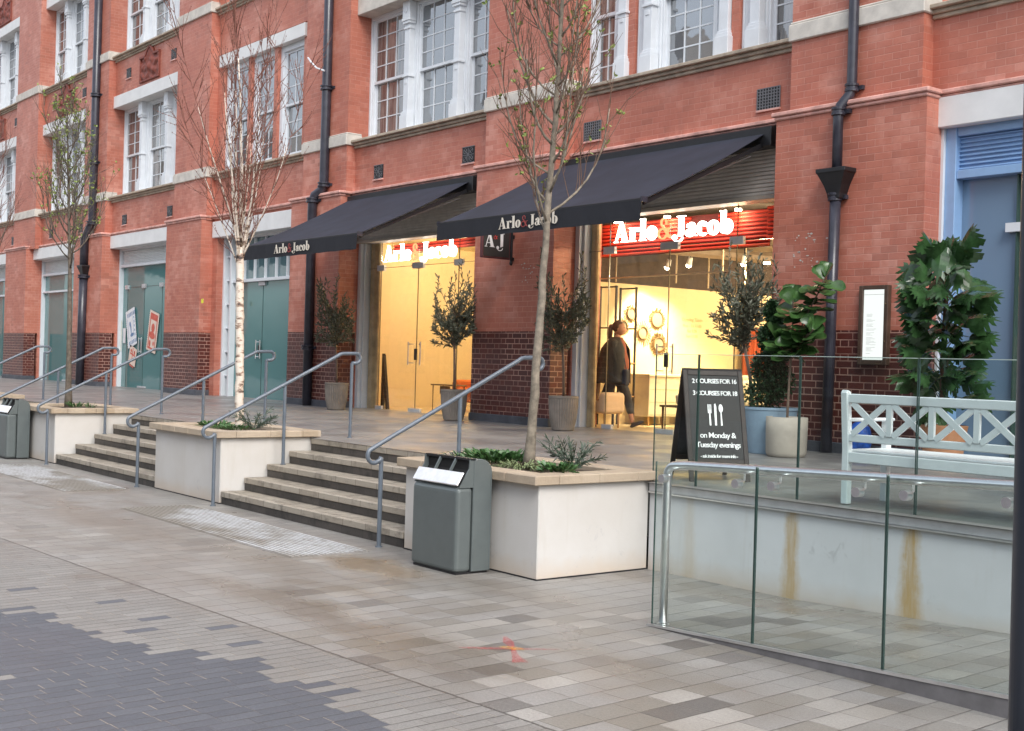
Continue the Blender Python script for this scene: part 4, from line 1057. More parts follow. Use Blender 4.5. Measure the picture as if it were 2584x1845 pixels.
# litter bins
def litter_bin(x0, x1, y0, y1, label):
    t = thing('litter_bin', label, 'bin', ((x0+x1)/2, (y0+y1)/2, 0), group='grey litter bins')
    H = .975; D = y1-y0; ym = (y0+y1)/2
    def prof(inset=0.0):
        p = [(y0+inset, .018), (y1-inset, .018), (y1-inset, H-.10)]
        for k in range(5): a = rad(0+90*k/4); p.append((y1-.10-inset+.10*math.cos(a), H-.10-inset+.10*math.sin(a)))
        return p
    body = MB().prism([(y0, .018), (ym-.02, .018), (ym-.02, H-.235), (y0+.03, H-.235), (y0, H-.255)], 'x', x0, x1)
    body.build('bin_front', M['bin'], t, bevel=.035, seg=3)
    back = [(ym-.015, .018), (y1, .018), (y1, H-.12)]+[(y1-.12+.12*math.cos(rad(a)), H-.12+.12*math.sin(rad(a))) for a in (22, 45, 67, 90)]+[(ym+.02, H), (ym-.015, H-.01)]
    MB().prism(back, 'x', x0, x1).build('bin_back', M['bin'], t, bevel=.006)
    # sloping hood: side cheeks, polished lip, dark slots
    for a in (x0, x1-.012):
        MB().prism([(y0+.02, H-.24), (ym-.02, H-.24), (ym-.02, H-.005), (ym-.06, H), (y0+.12, H-.08)], 'x', a, a+.012).build('hood_cheek', M['bin'], t)
    MB().prism([(y0-.004, H-.215), (y0+.01, H-.225), (y0+.075, H-.115), (y0+.062, H-.108)], 'x', x0+.004, x1-.004).build('polished_lip', simple('polished_lip_steel', (.85, .85, .86), .32, metal=.5), t, bevel=.005)
    MB().prism([(y0+.08, H-.232), (ym-.024, H-.232), (ym-.024, H-.02), (y0+.16, H-.10)], 'x', x0+.014, x1-.014).build('dark_slot', M['bin_in'], t)
    for k in (1, 2):
        xx = x0+(x1-x0)*k/3
        MB().prism([(y0+.07, H-.118), (y0+.09, H-.128), (ym-.03, H-.015), (ym-.05, H-.005)], 'x', xx-.008, xx+.008).build('slot_divider', M['bin'], t)
    MB().prism([(ym-.05, H-.01), (ym-.0, H-.01), (ym-.0, H+.006), (ym-.05, H+.006)], 'x', x0, x1).build('hood_edge', M['dark'], t)
    MB().box(x0+.02, x1-.02, y0+.02, y1-.02, 0, .02).build('bin_base', M['dark'], t)
    return t
litter_bin(-9.235, -8.555, -6.30, -5.93, 'grey litter bin with a pale sloping lip in front of the near planter')
litter_bin(-21.75, -21.07, -6.30, -5.93, 'grey litter bin cut by the left edge of the photo')

# foreground pole at the right edge
t = thing('street_pole', 'dark blue painted pole at the right edge, in front of the glass balustrade', 'pole', (-2.46, -8.1, 0))
MB().tube([(-2.445, -8.1, 0), (-2.475, -8.1, 6)], .06, 24).build('pole_shaft', M['pole'], t, smooth=True)
MB().tube([(-2.445, -8.1, 0), (-2.445, -8.1, .25)], .075, 24).build('pole_base', M['pole'], t, smooth=False)

# ================================================================== AWNINGS AND SIGNS
def awning(x0, x1, tx, txw, label):
    t = thing('awning', label, 'awning', ((x0+x1)/2, 0, 4.6), group='navy shop awnings')
    MB().box(x0-.0, x1+.12, .12, .36, 4.72, 4.975).build('awning_cassette', M['dark'], t, bevel=.01)
    ya, za, yb, zb = .13, 4.885, -2.0, 3.825
    n = 10; mb = MB()
    for k in range(n+1):
        f = k/n; sag = -.035*math.sin(PI*f)
        y = ya+(yb-ya)*f; z = za+(zb-za)*f+sag
        mb.v += [(x0+.02, y, z), (x1, y, z), (x0+.02, y-.004, z-.012), (x1, y-.004, z-.012)]
    for k in range(n):
        a = 4*k; mb.f += [(a, a+1, a+5, a+4), (a+2, a+6, a+7, a+3), (a, a+4, a+6, a+2), (a+1, a+3, a+7, a+5)]
    mb.build('canopy', M['awn'], t, smooth=False)
    MB().box(x0+.02, x1, -2.035, -1.985, 3.785, 3.83).build('front_bar', M['dark'], t, bevel=.01)
    v = MB(); m_ = 24
    for k in range(m_+1):
        x = x0+.02+(x1-x0-.02)*k/m_; w0 = .006*math.sin(k*1.7); v.v += [(x, -2.040, 3.80), (x, -2.045+w0-.012, 3.557+.004*math.sin(k*2.1)), (x, -2.046, 3.80), (x, -2.051+w0-.012, 3.557+.004*math.sin(k*2.1))]
    for k in range(m_): a = 4*k; v.f += [(a, a+1, a+5, a+4), (a+2, a+6, a+7, a+3), (a+1, a+3, a+7, a+5)]
    v.build('valance', M['awn_val'], t)
    for xx, s in ((x1-.05, 1), (x0+.12, -1)):
        e_ = (xx-s*.55, -.85, 4.20)
        MB().bar((xx, .15, 4.74), (xx, -1.97, 3.775), .03, .055).build('awning_arm', M['dark'], t)
        MB().bar((xx-.10*s, .05, 4.60), (xx-.06*s, -1.95, 3.78), .010, .010).build('tension_cable', M['steel_dull'], t)
    MB().box(x1-.01, x1+.02, -2.05, -1.96, 3.775, 3.84).box(x0, x0+.03, -2.05, -1.96, 3.775, 3.84).build('end_cap', M['iron'], t)
    h = .155; xs_ = txw/h/6.53
    word([('Arlo', M['letter_cream']), ('&', M['letter_red']), ('Jacob', M['letter_cream'])], h, 'valance_lettering', t, (tx, -2.072, 3.622), (1, 0, 0), (0, 0, 1), (0, -1, 0), .003, xs=xs_)
    return t
awning(-21.38, -17.36, -20.14, 1.28, 'smaller navy awning over the left shop bay, its valance lettered')
awning(-15.13, -10.86, -13.61, 1.25, 'larger navy awning over the right shop bay, its valance lettered')
for (x, lab) in ((-21.04, 'glowing shop name sign inside the left shop bay'), (-14.40, 'glowing shop name sign inside the right shop bay')):
    t = thing('illuminated_sign', lab, 'sign', (x+1.2, .85, 3.85), group='illuminated shop name signs')
    h = .315; xs_ = 2.45/h/6.53
    word([('Arlo', M['sign_glow']), ('&', M['sign_glow_red']), ('Jacob', M['sign_glow'])], h, 'lit_lettering', t, (x, .82, 3.72), (1, 0, 0), (0, 0, 1), (0, -1, 0), .03, xs=xs_)
    MB().tube([(x, .86, 3.86), (x+2.4, .86, 3.86)], .008, 6).tube([(x+.2, .86, 3.86), (x+.2, .86, 4.3)], .006, 6).tube([(x+2.2, .86, 3.86), (x+2.2, .86, 4.3)], .006, 6).build('sign_rail', M['dark'], t)
# projecting sign between the bays
sx = -15.9
t = thing('projecting_sign', 'dark hanging sign lettered A&J between the two awnings', 'sign', (sx, -.35, 3.7))
MB().box(sx-.03, sx+.03, -.66, -.085, 3.46, 3.99).build('sign_box', simple('maroon_sign_edge', (.10, .03, .035), .5), t, bevel=.012)
MB().box(sx+.031, sx+.034, -.63, -.115, 3.49, 3.96).build('sign_face', simple('charcoal_sign_face', (.035, .035, .035), .5), t)
MB().tube([(sx, -.045, 3.41), (sx, -.045, 4.05)], .022, 10).ell((sx, -.045, 3.41), .03, .03, .04, 10, 6).box(sx-.02, sx+.02, -.06, 0, 3.80, 3.86).box(sx-.02, sx+.02, -.06, 0, 3.45, 3.5).build('sign_bracket', M['dark'], t)
word([('A', M['white_sign'])], .235, 'sign_lettering', t, (sx+.0345, -.615, 3.635), (0, 1, 0), (0, 0, 1), (1, 0, 0), .002)
word([('J', M['white_sign'])], .235, 'sign_lettering', t, (sx+.0345, -.385, 3.630), (0, 1, 0), (0, 0, 1), (1, 0, 0), .002)
word([('&', simple('bright_red_ampersand', (.65, .07, .07), .5))], .10, 'sign_lettering', t, (sx+.0345, -.435, 3.765), (0, 1, 0), (0, 0, 1), (1, 0, 0), .002)
# lit menu case
t = thing('menu_case', 'tall brown framed menu case with a backlit menu between the drainpipe and the monstera', 'menu case', (-8.95, -.05, 2.35))
a, b, z0, z1 = -9.16, -8.755, 1.905, 2.84
MB().box(a, a+.055, -.075, 0, z0, z1).box(b-.055, b, -.075, 0, z0, z1).box(a+.055, b-.055, -.075, 0, z1-.05, z1).box(a+.055, b-.055, -.075, 0, z0, z0+.06).build('case_frame', simple('brown_case_wood', (.075, .045, .030), .5, var=.25), t, bevel=.006)
MB().box(a+.055, b-.055, -.045, -.004, z0+.06, z1-.05).build('backlit_menu', M['menu_glow'], t)
mb = MB().box(a+.06, b-.06, -.047, -.0455, 2.73, 2.734).box(a+.06, b-.06, -.047, -.0455, 1.99, 1.994)
zz = 2.50
while zz > 2.02:
    mb.box(a+.10, a+.10+random.uniform(.05, .14), -.047, -.0455, zz, zz+.003); zz -= random.choice([.014, .014, .03])
mb.build('menu_print', simple('grey_menu_print', (.45, .45, .43), .6), t)
MB().ell((b-.03, -.078, 2.62), .010, .006, .010, 8, 6).ell((b-.03, -.078, 2.18), .010, .006, .010, 8, 6).build('brass_lock', M['gold'], t)

# sandwich board outside the terrace edge
t = thing('sandwich_board', 'black sandwich board offering courses on Monday and Tuesday evenings', 'sign board', (-8.00, -3.83, .787), rz=rad(60))
# local frame: x across the board, -y towards its reader
hgt = 1.0; ang = math.atan2(.33, hgt)
def board_leaf(sgn):
    c_, s_ = math.cos(ang), math.sin(ang)
    P3 = lambda u, v, w_: (u, sgn*(-((hgt-v)*.33/hgt)-.004)-sgn*w_*c_, v)
    fr = MB()
    def b3(u0, u1, v0, v1, w0, w1):
        vs = [P3(u0, v0, w0), P3(u1, v0, w0), P3(u1, v1, w0), P3(u0, v1, w0), P3(u0, v0, w1), P3(u1, v0, w1), P3(u1, v1, w1), P3(u0, v1, w1)]
        return vs, [(0, 1, 2, 3), (7, 6, 5, 4), (0, 4, 5, 1), (1, 5, 6, 2), (2, 6, 7, 3), (3, 7, 4, 0)]
    W2 = .285
    for (u0, u1, v0, v1) in ((-W2, -W2+.045, 0, hgt), (W2-.045, W2, 0, hgt), (-W2+.045, W2-.045, hgt-.045, hgt), (-W2+.045, W2-.045, .15, .20)): fr.add(*b3(u0, u1, v0, v1, 0, .022))
    f_ = fr.build('board_frame', M['board'], t, world=False, bevel=.004)
    pn = MB(); pn.add(*b3(-W2+.045, W2-.045, .20, hgt-.045, .006, .014)); pn.build('board_panel', M['board_in'], t, world=False)
    return P3
P3 = board_leaf(1); board_leaf(-1)
MB().bar((-.285, .0, hgt+.004), (.285, .0, hgt+.004), .03, .012, (0, 1, 0)).build('hinge', M['dark'], t, world=False)
tilt = Matrix.Rotation(PI/2-ang, 4, 'X')
def btxt(txt, v, size, dx=0, sp=.92):
    p = P3(dx, v, .018)
    text_mesh(txt, size, .0008, 'board_lettering', M['white_sign'], t, Matrix.Translation(Vector(p)) @ tilt, spacing=sp, bold=.0006, world=False)
btxt('2 COURSES FOR 16', .90, .060, .01, .82); btxt('3 COURSES FOR 18', .79, .060, .01, .82)
btxt('on Monday &', .41, .072, .01, .86); btxt('Tuesday evenings', .325, .072, .01, .84); btxt('- ask inside for more info -', .225, .042, .01, .82)
cut = MB()
def flat(pl): 
    n_ = len(pl); b = len(cut.v)
    for (u, v) in pl: cut.v.append(P3(u, v, .0185))
    cut.f.append(tuple(b+k for k in range(n_)))
flat([(-.062, .50), (-.045, .50), (-.047, .61), (-.060, .61)]); flat([(-.070, .61), (-.037, .61), (-.036, .64), (-.071, .64)])
for k in range(4): flat([(-.071+k*.0098, .64), (-.0655+k*.0098, .64), (-.0655+k*.0098, .69), (-.071+k*.0098, .69)])
flat([(-.010, .50), (.008, .50), (.010, .60), (.012, .67), (.004, .70), (-.008, .69), (-.010, .60)])
flat([(.045, .50), (.062, .50), (.058, .62), (.049, .62)]); flat([(.0535+.020*math.cos(2*PI*k/14), .655+.038*math.sin(2*PI*k/14)) for k in range(14)])
cut.build('cutlery_emblem', M['white_sign'], t, world=False)

# white bench seen from behind
t = thing('garden_bench', 'white wooden garden bench with crossed back slats, seen from behind', 'bench', (-5.1, -4.2, .787))
bx0, bx1, by = -6.05, -4.12, -4.42
z = lambda h: .787+h
MB().prism([(by-.03, z(0)), (by+.03, z(0)), (by+.03, z(.42)), (by-.01, z(.87)), (by-.05, z(.885)), (by-.065, z(.86)), (by-.03, z(.42))], 'x', bx0, bx0+.06).build('back_leg', M['teak'], t, bevel=.006)
MB().prism([(by-.03, z(0)), (by+.03, z(0)), (by+.03, z(.42)), (by-.01, z(.87)), (by-.05, z(.885)), (by-.065, z(.86)), (by-.03, z(.42))], 'x', bx1-.06, bx1).build('back_leg', M['teak'], t, bevel=.006)
for xx in (bx0, bx1-.06):
    MB().box(xx, xx+.06, by+.47, by+.53, z(0), z(.64)).build('front_leg', M['teak'], t, bevel=.006)
    MB().box(xx-.01, xx+.07, by-.02, by+.56, z(.64), z(.665)).build('armrest', M['teak'], t, bevel=.008)
MB().box(bx0+.06, bx1-.06, by-.045, by-.01, z(.785), z(.855)).build('top_rail', M['teak'], t, bevel=.006)
MB().box(bx0+.06, bx1-.06, by-.03, by+.005, z(.485), z(.545)).build('lower_rail', M['teak'], t, bevel=.006)
MB().box(bx0+.06, bx1-.06, by-.025, by+.005, z(.325), z(.405)).build('back_apron', M['teak'], t, bevel=.006)
MB().box(bx0+.06, bx1-.06, by+.49, by+.52, z(.325), z(.400)).build('front_apron', M['teak'], t, bevel=.006)
st = MB()
for k in range(6): st.box(bx0+.01, bx1-.01, by+.02+k*.088, by+.02+k*.088+.078, z(.404), z(.424))
st.build('seat_slats', M['teak'], t, bevel=.005)
mod = (bx1-bx0-.12)/5
for k in range(5):
    a = bx0+.06+k*mod+.022; b = bx0+.06+(k+1)*mod-.022
    if k: MB().box(a-.044, a, by-.04, by-.012, z(.545), z(.785)).build('back_slat', M['teak'], t)
    MB().bar((a+.01, by-.026, z(.545)), (b-.01, by-.026, z(.785)), .045, .020, (0, 1, 0)).build('crossed_slat', M['teak'], t)
    MB().bar((b-.01, by-.029, z(.545)), (a+.01, by-.029, z(.785)), .045, .020, (0, 1, 0)).build('crossed_slat', M['teak'], t)

# posters on the doors of bay C
def poster(x, zc, w_, h_, rot, paper, ink, label, kind):
    t = thing('poster', label, 'poster', (x, .585, zc), group=None)
    c_, s_ = math.cos(rot), math.sin(rot)
    def q(u, v, d=0): return (u*c_-v*s_, d, u*s_+v*c_)
    def rect(mb, u0, u1, v0, v1, d): 
        mb.add([q(u0, v0, d), q(u1, v0, d), q(u1, v1, d), q(u0, v1, d)], [(0, 1, 2, 3)]); return mb
    def blob(mb, cu_, cv, ru, rv, d, n=18):
        mb.add([q(cu_+ru*math.cos(2*PI*i/n), cv+rv*math.sin(2*PI*i/n), d) for i in range(n)], [tuple(range(n))]); return mb
    sh = MB(); hw, hh = w_/2, h_/2
    vs = [q(-hw, -hh, 0), q(hw, -hh, 0), q(hw, hh, 0), q(-hw, hh, 0), q(-hw, -hh, .004), q(hw, -hh, .004), q(hw, hh, .004), q(-hw, hh, .004)]
    sh.add(vs, [(0, 1, 2, 3), (7, 6, 5, 4), (0, 4, 5, 1), (1, 5, 6, 2), (2, 6, 7, 3), (3, 7, 4, 0)])
    if kind in ('blue', 'red'):
        for k in range(int(h_/.06)):
            vv = -hh+.03+k*.06
            for sg in (-1, 1): blob(sh, sg*hw, vv, .018, .018, .001, 8)
        for k in range(int(w_/.06)):
            for sg in (-1, 1): blob(sh, -hw+.03+k*.06, sg*hh, .018, .018, .001, 8)
    sh.build('sheet', paper, t, world=False)
    mb = MB(); e = -.002
    if kind == 'blue':
        for (a, b, c, d) in ((-hw+.08, -hw+.095, -hh+.22, hh-.22), (hw-.16, hw-.145, -hh+.22, hh-.22)): rect(mb, a, b, c, d, e)
        for k in range(6): rect(mb, -hw+.10+k*.10, -hw+.155+k*.10, hh-.19, hh-.08, e); rect(mb, -hw+.10+k*.10, -hw+.15+k*.10, -hh+.06, -hh+.16, e)
        for k in range(6): rect(mb, hw-.10, hw-.06, -hh+.25+k*.12, -hh+.31+k*.12, e)
        blob(mb, -.06, .12, .05, .07, e); blob(mb, .03, -.20, .12, .05, e-.0005); blob(mb, -.02, .0, .035, .16, e-.0007)
    elif kind == 'red':
        rect(mb, -hw+.06, hw-.06, hh-.22, hh-.05, e); rect(mb, -hw+.06, hw-.06, -hh+.05, -hh+.10, e)
        rect(mb, -hw+.06, -hw+.11, -hh+.1, hh-.22, e); rect(mb, hw-.11, hw-.06, -hh+.1, hh-.22, e)
        blob(mb, .0, .10, .11, .12, e-.0005); blob(mb, -.02, -.10, .20, .10, e-.0006); blob(mb, -.12, -.34, .06, .10, e-.0007); blob(mb, .12, -.30, .05, .06, e-.0007)
    elif kind == 'olive':
        rect(mb, -hw+.05, hw-.05, -hh+.05, hh-.05, e); m2 = MB(); blob(m2, -.05, -.05, .07, .26, e-.001); blob(m2, .10, -.03, .05, .22, e-.001); blob(m2, 0, -.40, .18, .06, e-.001); m2.build('figure_shape', paper, t, world=False)
    else:
        rect(mb, -.18, .18, .02, .06, e); rect(mb, -.03, .01, -.12, .22, e-.0005); blob(mb, .12, .12, .05, .06, e-.0006); blob(mb, -.12, .12, .05, .04, e-.0006); rect(mb, -.15, .16, -.30, -.26, e)
    mb.build('printed_ink', ink, t, world=False)
    return t
poster(-33.50, 2.47, .62, 1.02, rad(14), M['paper_white'], M['paper_blue'], 'tilted blue and white stamp poster on the teal doors', 'blue')
poster(-32.00, 2.36, .62, 1.06, rad(-12), M['paper_pale'], M['paper_red'], 'red and white stamp poster with a perforated edge on the teal doors', 'red')
poster(-34.42, 2.25, .42, .85, 0, M['paper_cream'], M['paper_olive'], 'narrow olive poster at the left edge of the teal doors', 'olive')
poster(-33.36, 1.70, .50, .50, rad(-16), M['paper_pale'], M['paper_red'], 'small red and peach poster below the blue stamp poster', 'small')
tag(MB().box(-34.10, -33.92, .590, .594, 2.05, 2.46).build('paper_notice', M['paper_white']), 'small plain pale notice between the olive poster and the blue poster', 'notice')

# ================================================================== TREES AND PLANTS
rnd = random.Random(11)
def rv(a=1.0): return Vector((rnd.uniform(-a, a), rnd.uniform(-a, a), rnd.uniform(-a, a)))
def branch_pts(p, d, L, n, upw, wob):
    pts = [Vector(p)]; d = Vector(d).normalized()
    for i in range(n):
        d = (d+Vector((0, 0, upw))+rv(wob)).normalized(); pts.append(pts[-1]+d*(L/n))
    return pts
def grow(kind, trunk, r0, zlo, zhi, R, nprim, bark, label, cat_, leafmat=None, nleaf=0, twig=None, upright=.35, loc=None, group=None, lsize=.05):
    """a trunk polyline and a crown of limbs and twigs inside an upright envelope"""
    t = thing(kind, label, 'tree', loc or tuple(trunk[0]), group=group)
    n = len(trunk); zt = trunk[-1][2]; zb = trunk[0][2]
    rr = [r0*(1-.93*((p[2]-zb)/(zt-zb))**.9)+.004 for p in trunk]
    fine = []; fr_ = []
    for i in range(n-1):
        a, b = Vector(trunk[i]), Vector(trunk[i+1]); k = 5
        for j in range(k): fine.append(a.lerp(b, j/k)+rv(r0*.10)); fr_.append((rr[i]*(1-j/k)+rr[i+1]*j/k)*rnd.uniform(.93, 1.09))
    fine.append(Vector(trunk[-1])); fr_.append(rr[-1])
    fr_[0] *= 1.35; fr_[1] *= 1.12
    MB().tube(fine, fr_, 14).build('trunk', bark, t, smooth=True)
    def at(z):
        for i in range(n-1):
            if trunk[i][2] <= z <= trunk[i+1][2]:
                f = (z-trunk[i][2])/(trunk[i+1][2]-trunk[i][2]); return Vector(trunk[i]).lerp(Vector(trunk[i+1]), f), rr[i]*(1-f)+rr[i+1]*f
        return Vector(trunk[-1]), rr[-1]
    lim = MB(); tw = MB(); tips = []
    az = rnd.uniform(0, 6)
    for i in range(nprim):
        f = (i+.5)/nprim; z = zlo+(zhi-zlo)*f**1.0; p, r = at(z); az += 2.4+rnd.uniform(-.3, .3)
        env = R*(1-.55*f)*rnd.uniform(.75, 1.1)
        out = Vector((math.cos(az), math.sin(az), rnd.uniform(.25, .7)))
        L = env*2.1*rnd.uniform(.8, 1.15)
        pts = branch_pts(p, out, L, 7, upright, .13)
        br = min(r*.42, r0*.24)*rnd.uniform(.7, 1.1)
        lim.tube(pts, [br*(1-.8*k/7)+.003 for k in range(8)], 6)
        for k in range(2, 8):
            for q in range(rnd.choice((2, 3, 3))):
                d = (pts[k]-pts[k-1]).normalized(); sd_ = (d+rv(.8)+Vector((0, 0, .25))).normalized()
                l2 = L*rnd.uniform(.20, .50)
                pp = branch_pts(pts[k].lerp(pts[k-1], rnd.random()), sd_, l2, 4, .22, .22)
                tw.tube(pp, [.0045, .004, .0032, .0026, .0018], 4, caps=False); tips += pp[1:]
                if rnd.random() < .8:
                    pq = branch_pts(pp[2], (pp[2]-pp[1]).normalized()+rv(.8), l2*.6, 3, .2, .25)
                    tw.tube(pq, [.003, .0025, .002, .0015], 4, caps=False); tips += pq[1:]
    lim.build('limbs', bark, t, smooth=True); tw.build('twigs', twig or M['twig'], t)
    if nleaf:
        lf = MB()
        for i in range(nleaf):
            p = rnd.choice(tips)
            for k in range(rnd.choice((2, 3, 4))):
                lf.leaf(p+rv(.012), rv()+Vector((0, 0, .5)), rv(), lsize*rnd.uniform(.5, 1.2), lsize*.55*rnd.uniform(.6, 1.2), .3)
        lf.build('leaves', leafmat, t)
    return t
GT = 'young trees in the white planters'
grow('pear_tree', [(-8.97, -5.2, .80), (-8.90, -5.2, 1.7), (-8.84, -5.2, 2.6), (-8.79, -5.2, 3.3), (-8.73, -5.2, 4.0), (-8.68, -5.2, 5.0), (-8.66, -5.2, 6.6)], .045, 2.95, 6.3, .66, 38, M['bark'],
     'nearest slim pear tree with sparse new leaves, in the planter by the near litter bin', 'tree', M['spring_leaf'], 330, twig=simple('brown_pear_twig', (.13, .075, .05), .7), group=GT, lsize=.045)
grow('pear_tree', [(-21.40, -5.2, .80), (-21.44, -5.2, 1.9), (-21.52, -5.2, 3.2), (-21.64, -5.2, 4.2), (-21.80, -5.2, 5.3), (-21.86, -5.2, 6.05)], .050, 3.15, 5.9, .62, 34, M['bark_dark'],
     'slim dark pear tree with small green leaves in the left planter', 'tree', M['spring_leaf'], 430, twig=M['bark_dark'], group=GT, lsize=.055)
grow('pear_tree', [(-27.2, -5.2, .80), (-27.15, -5.2, 2.2), (-27.1, -5.2, 3.8), (-27.1, -5.2, 6.2)], .06, 3.0, 6.0, .95, 26, M['bark_dark'],
     'bare tree whose twigs reach in at the left edge of the photo', 'tree', None, 0, group=GT)
# white birch: one stem that divides into a vase of stems
def birch():
    t = thing('birch_tree', 'white barked birch with bare red brown twigs in the middle planter', 'tree', (-14.93, -5.2, .8), group=GT)
    tr_ = [(-14.93, -5.2, .8), (-14.95, -5.2, 1.6), (-15.0, -5.2, 2.4), (-15.04, -5.2, 3.2)]
    fine = []; fr_ = []
    for i in range(3):
        for j in range(8): fine.append(Vector(tr_[i]).lerp(Vector(tr_[i+1]), j/8)+rv(.006)); fr_.append((.056-.008*(i+j/8)/3)*rnd.uniform(.94, 1.07))
    fine.append(Vector(tr_[-1])); fr_.append(.048)
    MB().tube(fine, fr_, 16).build('trunk', M['birch'], t, smooth=True)
    R_, F_ = rt, fw          # spread mostly across, so the vase reads in depth as well
    stems = [(0, .02, 4.2, .042), (-.40, .25, 3.4, .026), (-.16, -.25, 3.9, .032), (.34, .20, 3.5, .026), (.17, -.3, 3.8, .028), (-.62, -.2, 2.5, .018), (.62, -.15, 2.4, .018), (.05, .5, 3.2, .02), (-.1, -.55, 3.2, .02), (.45, .45, 2.8, .017), (-.48, .5, 2.8, .017), (.3, -.55, 3.0, .018)]
    lim = MB(); tw = MB()
    for si, (dx, dy, L, r) in enumerate(stems):
        p = Vector(tr_[-1])-Vector((0, 0, rnd.uniform(0, .35) if si else 0))
        d = Vector((dx*.85, dy*.6, 1)); pts = branch_pts(p, d, L, 12, .06, .06)
        r *= .72; rs_ = [max(.003, r*(1-.105*k)) for k in range(13)]; lim.tube(pts[:8], rs_[:8], 7); tw.tube(pts[7:], rs_[7:], 5)
        for k in range(2, 13):
            for q in range(2):
                dd = (pts[k]-pts[k-1]).normalized(); a = rnd.uniform(0, 2*PI)
                sd_ = (dd*.9+Vector((math.cos(a), math.sin(a), .1))*.75).normalized(); l2 = rnd.uniform(.35, .95)*(1-.35*k/12)
                pp = branch_pts(pts[k-1].lerp(pts[k], rnd.random()), sd_, l2, 5, .16, .14)
                tw.tube(pp, [.0055, .0048, .004, .0032, .0025, .0018], 4, caps=False)
                for w_ in range(2):
                    pq = branch_pts(pp[rnd.choice((1, 2, 3, 4))], sd_+rv(.7)+Vector((0, 0, .25)), l2*rnd.uniform(.3, .6), 4, .15, .2)
                    tw.tube(pq, [.0034, .003, .0026, .002, .0015], 4, caps=False)
                    for c in (1, 2, 3, 4): tw.ell(tuple(pq[c]), .006, .006, .011, 4, 3)
    lim.build('limbs', M['birch'], t, smooth=True); tw.build('twigs', M['twig'], t)
birch()

def clump(name, label, cat_, x, y, z, n, mat, L, W_, spread, up_, droop=.4, pet=.0):
    t = thing(name, label, cat_, (x, y, z)); mb = MB()
    for i in range(n):
        a = rnd.uniform(0, 2*PI); r = spread*math.sqrt(rnd.random()); p = Vector((x+r*math.cos(a), y+r*math.sin(a)*.8, z+.01))
        d = Vector((math.cos(a)*rnd.uniform(.2, 1), math.sin(a)*rnd.uniform(.2, 1), up_*rnd.uniform(.5, 1.4)))
        l = L*rnd.uniform(.6, 1.2)
        q = p+Vector((0, 0, rnd.uniform(0, pet)))
        mb.leaf(q, d, Vector((0, 0, 1))+rv(.4), l, W_*rnd.uniform(.7, 1.2), .25, droop=droop)
    mb.build('leaves', mat, t)
    return t
clump('ground_cover_plant', 'low bright green leafy clump in the near planter, left of the trunk', 'plant', -9.42, -5.25, .85, 330, M['ground_leaf'], .10, .045, .33, .8, .3, .07)
clump('strappy_plant', 'striped grassy clump at the foot of the nearest tree', 'plant', -8.80, -5.42, .85, 150, simple('striped_grass_leaf', (.16, .20, .09), .5, var=.5, scale=30), .20, .014, .20, .8, .7)
clump('strappy_plant', 'long thin leaves at the left end of the near planter', 'plant', -9.85, -5.35, .85, 80, M['ground_leaf'], .18, .016, .14, .8, .6)
clump('low_shrub', 'dark low leaves at the right end of the near planter', 'plant', -8.30, -5.40, .85, 170, M['ground_leaf'], .09, .03, .17, .6, .3, .05)
def feathery(x, y, z, h, n, label):
    t = thing('feathery_plant', label, 'plant', (x, y, z)); mb = MB(); st = MB()
    for i in range(n):
        a = 2*PI*i/n+rnd.uniform(-.3, .3); d = Vector((math.cos(a)*.7, math.sin(a)*.7, rnd.uniform(.5, 1.2)))
        pts = branch_pts((x, y, z), d, h*rnd.uniform(.8, 1.15), 7, -.06, .08); st.tube(pts, .0035, 4)
        for k in range(2, 8):
            for s in range(5):
                mb.leaf(pts[k-1].lerp(pts[k], s/5), (pts[k]-pts[k-1]).normalized()+rv(.9), rv(), h*.22, .010, .1)
    st.build('stems', M['fern_leaf'], t); mb.build('leaves', M['fern_leaf'], t)
feathery(-8.42, -5.15, .86, .34, 15, 'feathery grey green plant right of the nearest tree')
feathery(-14.42, -5.25, .86, .34, 12, 'feathery grey green plant beside the birch trunk')
clump('ground_cover_plant', 'low dark green clump left of the birch trunk', 'plant', -15.12, -5.45, .85, 150, M['ground_leaf'], .10, .03, .22, .7, .3, .04)
clump('ground_cover_plant', 'low dark green clump right of the birch trunk', 'plant', -14.5, -5.50, .85, 170, M['ground_leaf'], .10, .022, .26, .7, .4, .04)
clump('grass_tuft', 'small grassy tuft right of the slim green tree', 'plant', -20.75, -5.3, .85, 60, M['ground_leaf'], .18, .014, .12, 1.0, .4)
clump('grass_tuft', 'tiny sprig at the right end of the left planter', 'plant', -20.35, -5.2, .85, 16, M['ground_leaf'], .14, .016, .05, 1.4, .2)

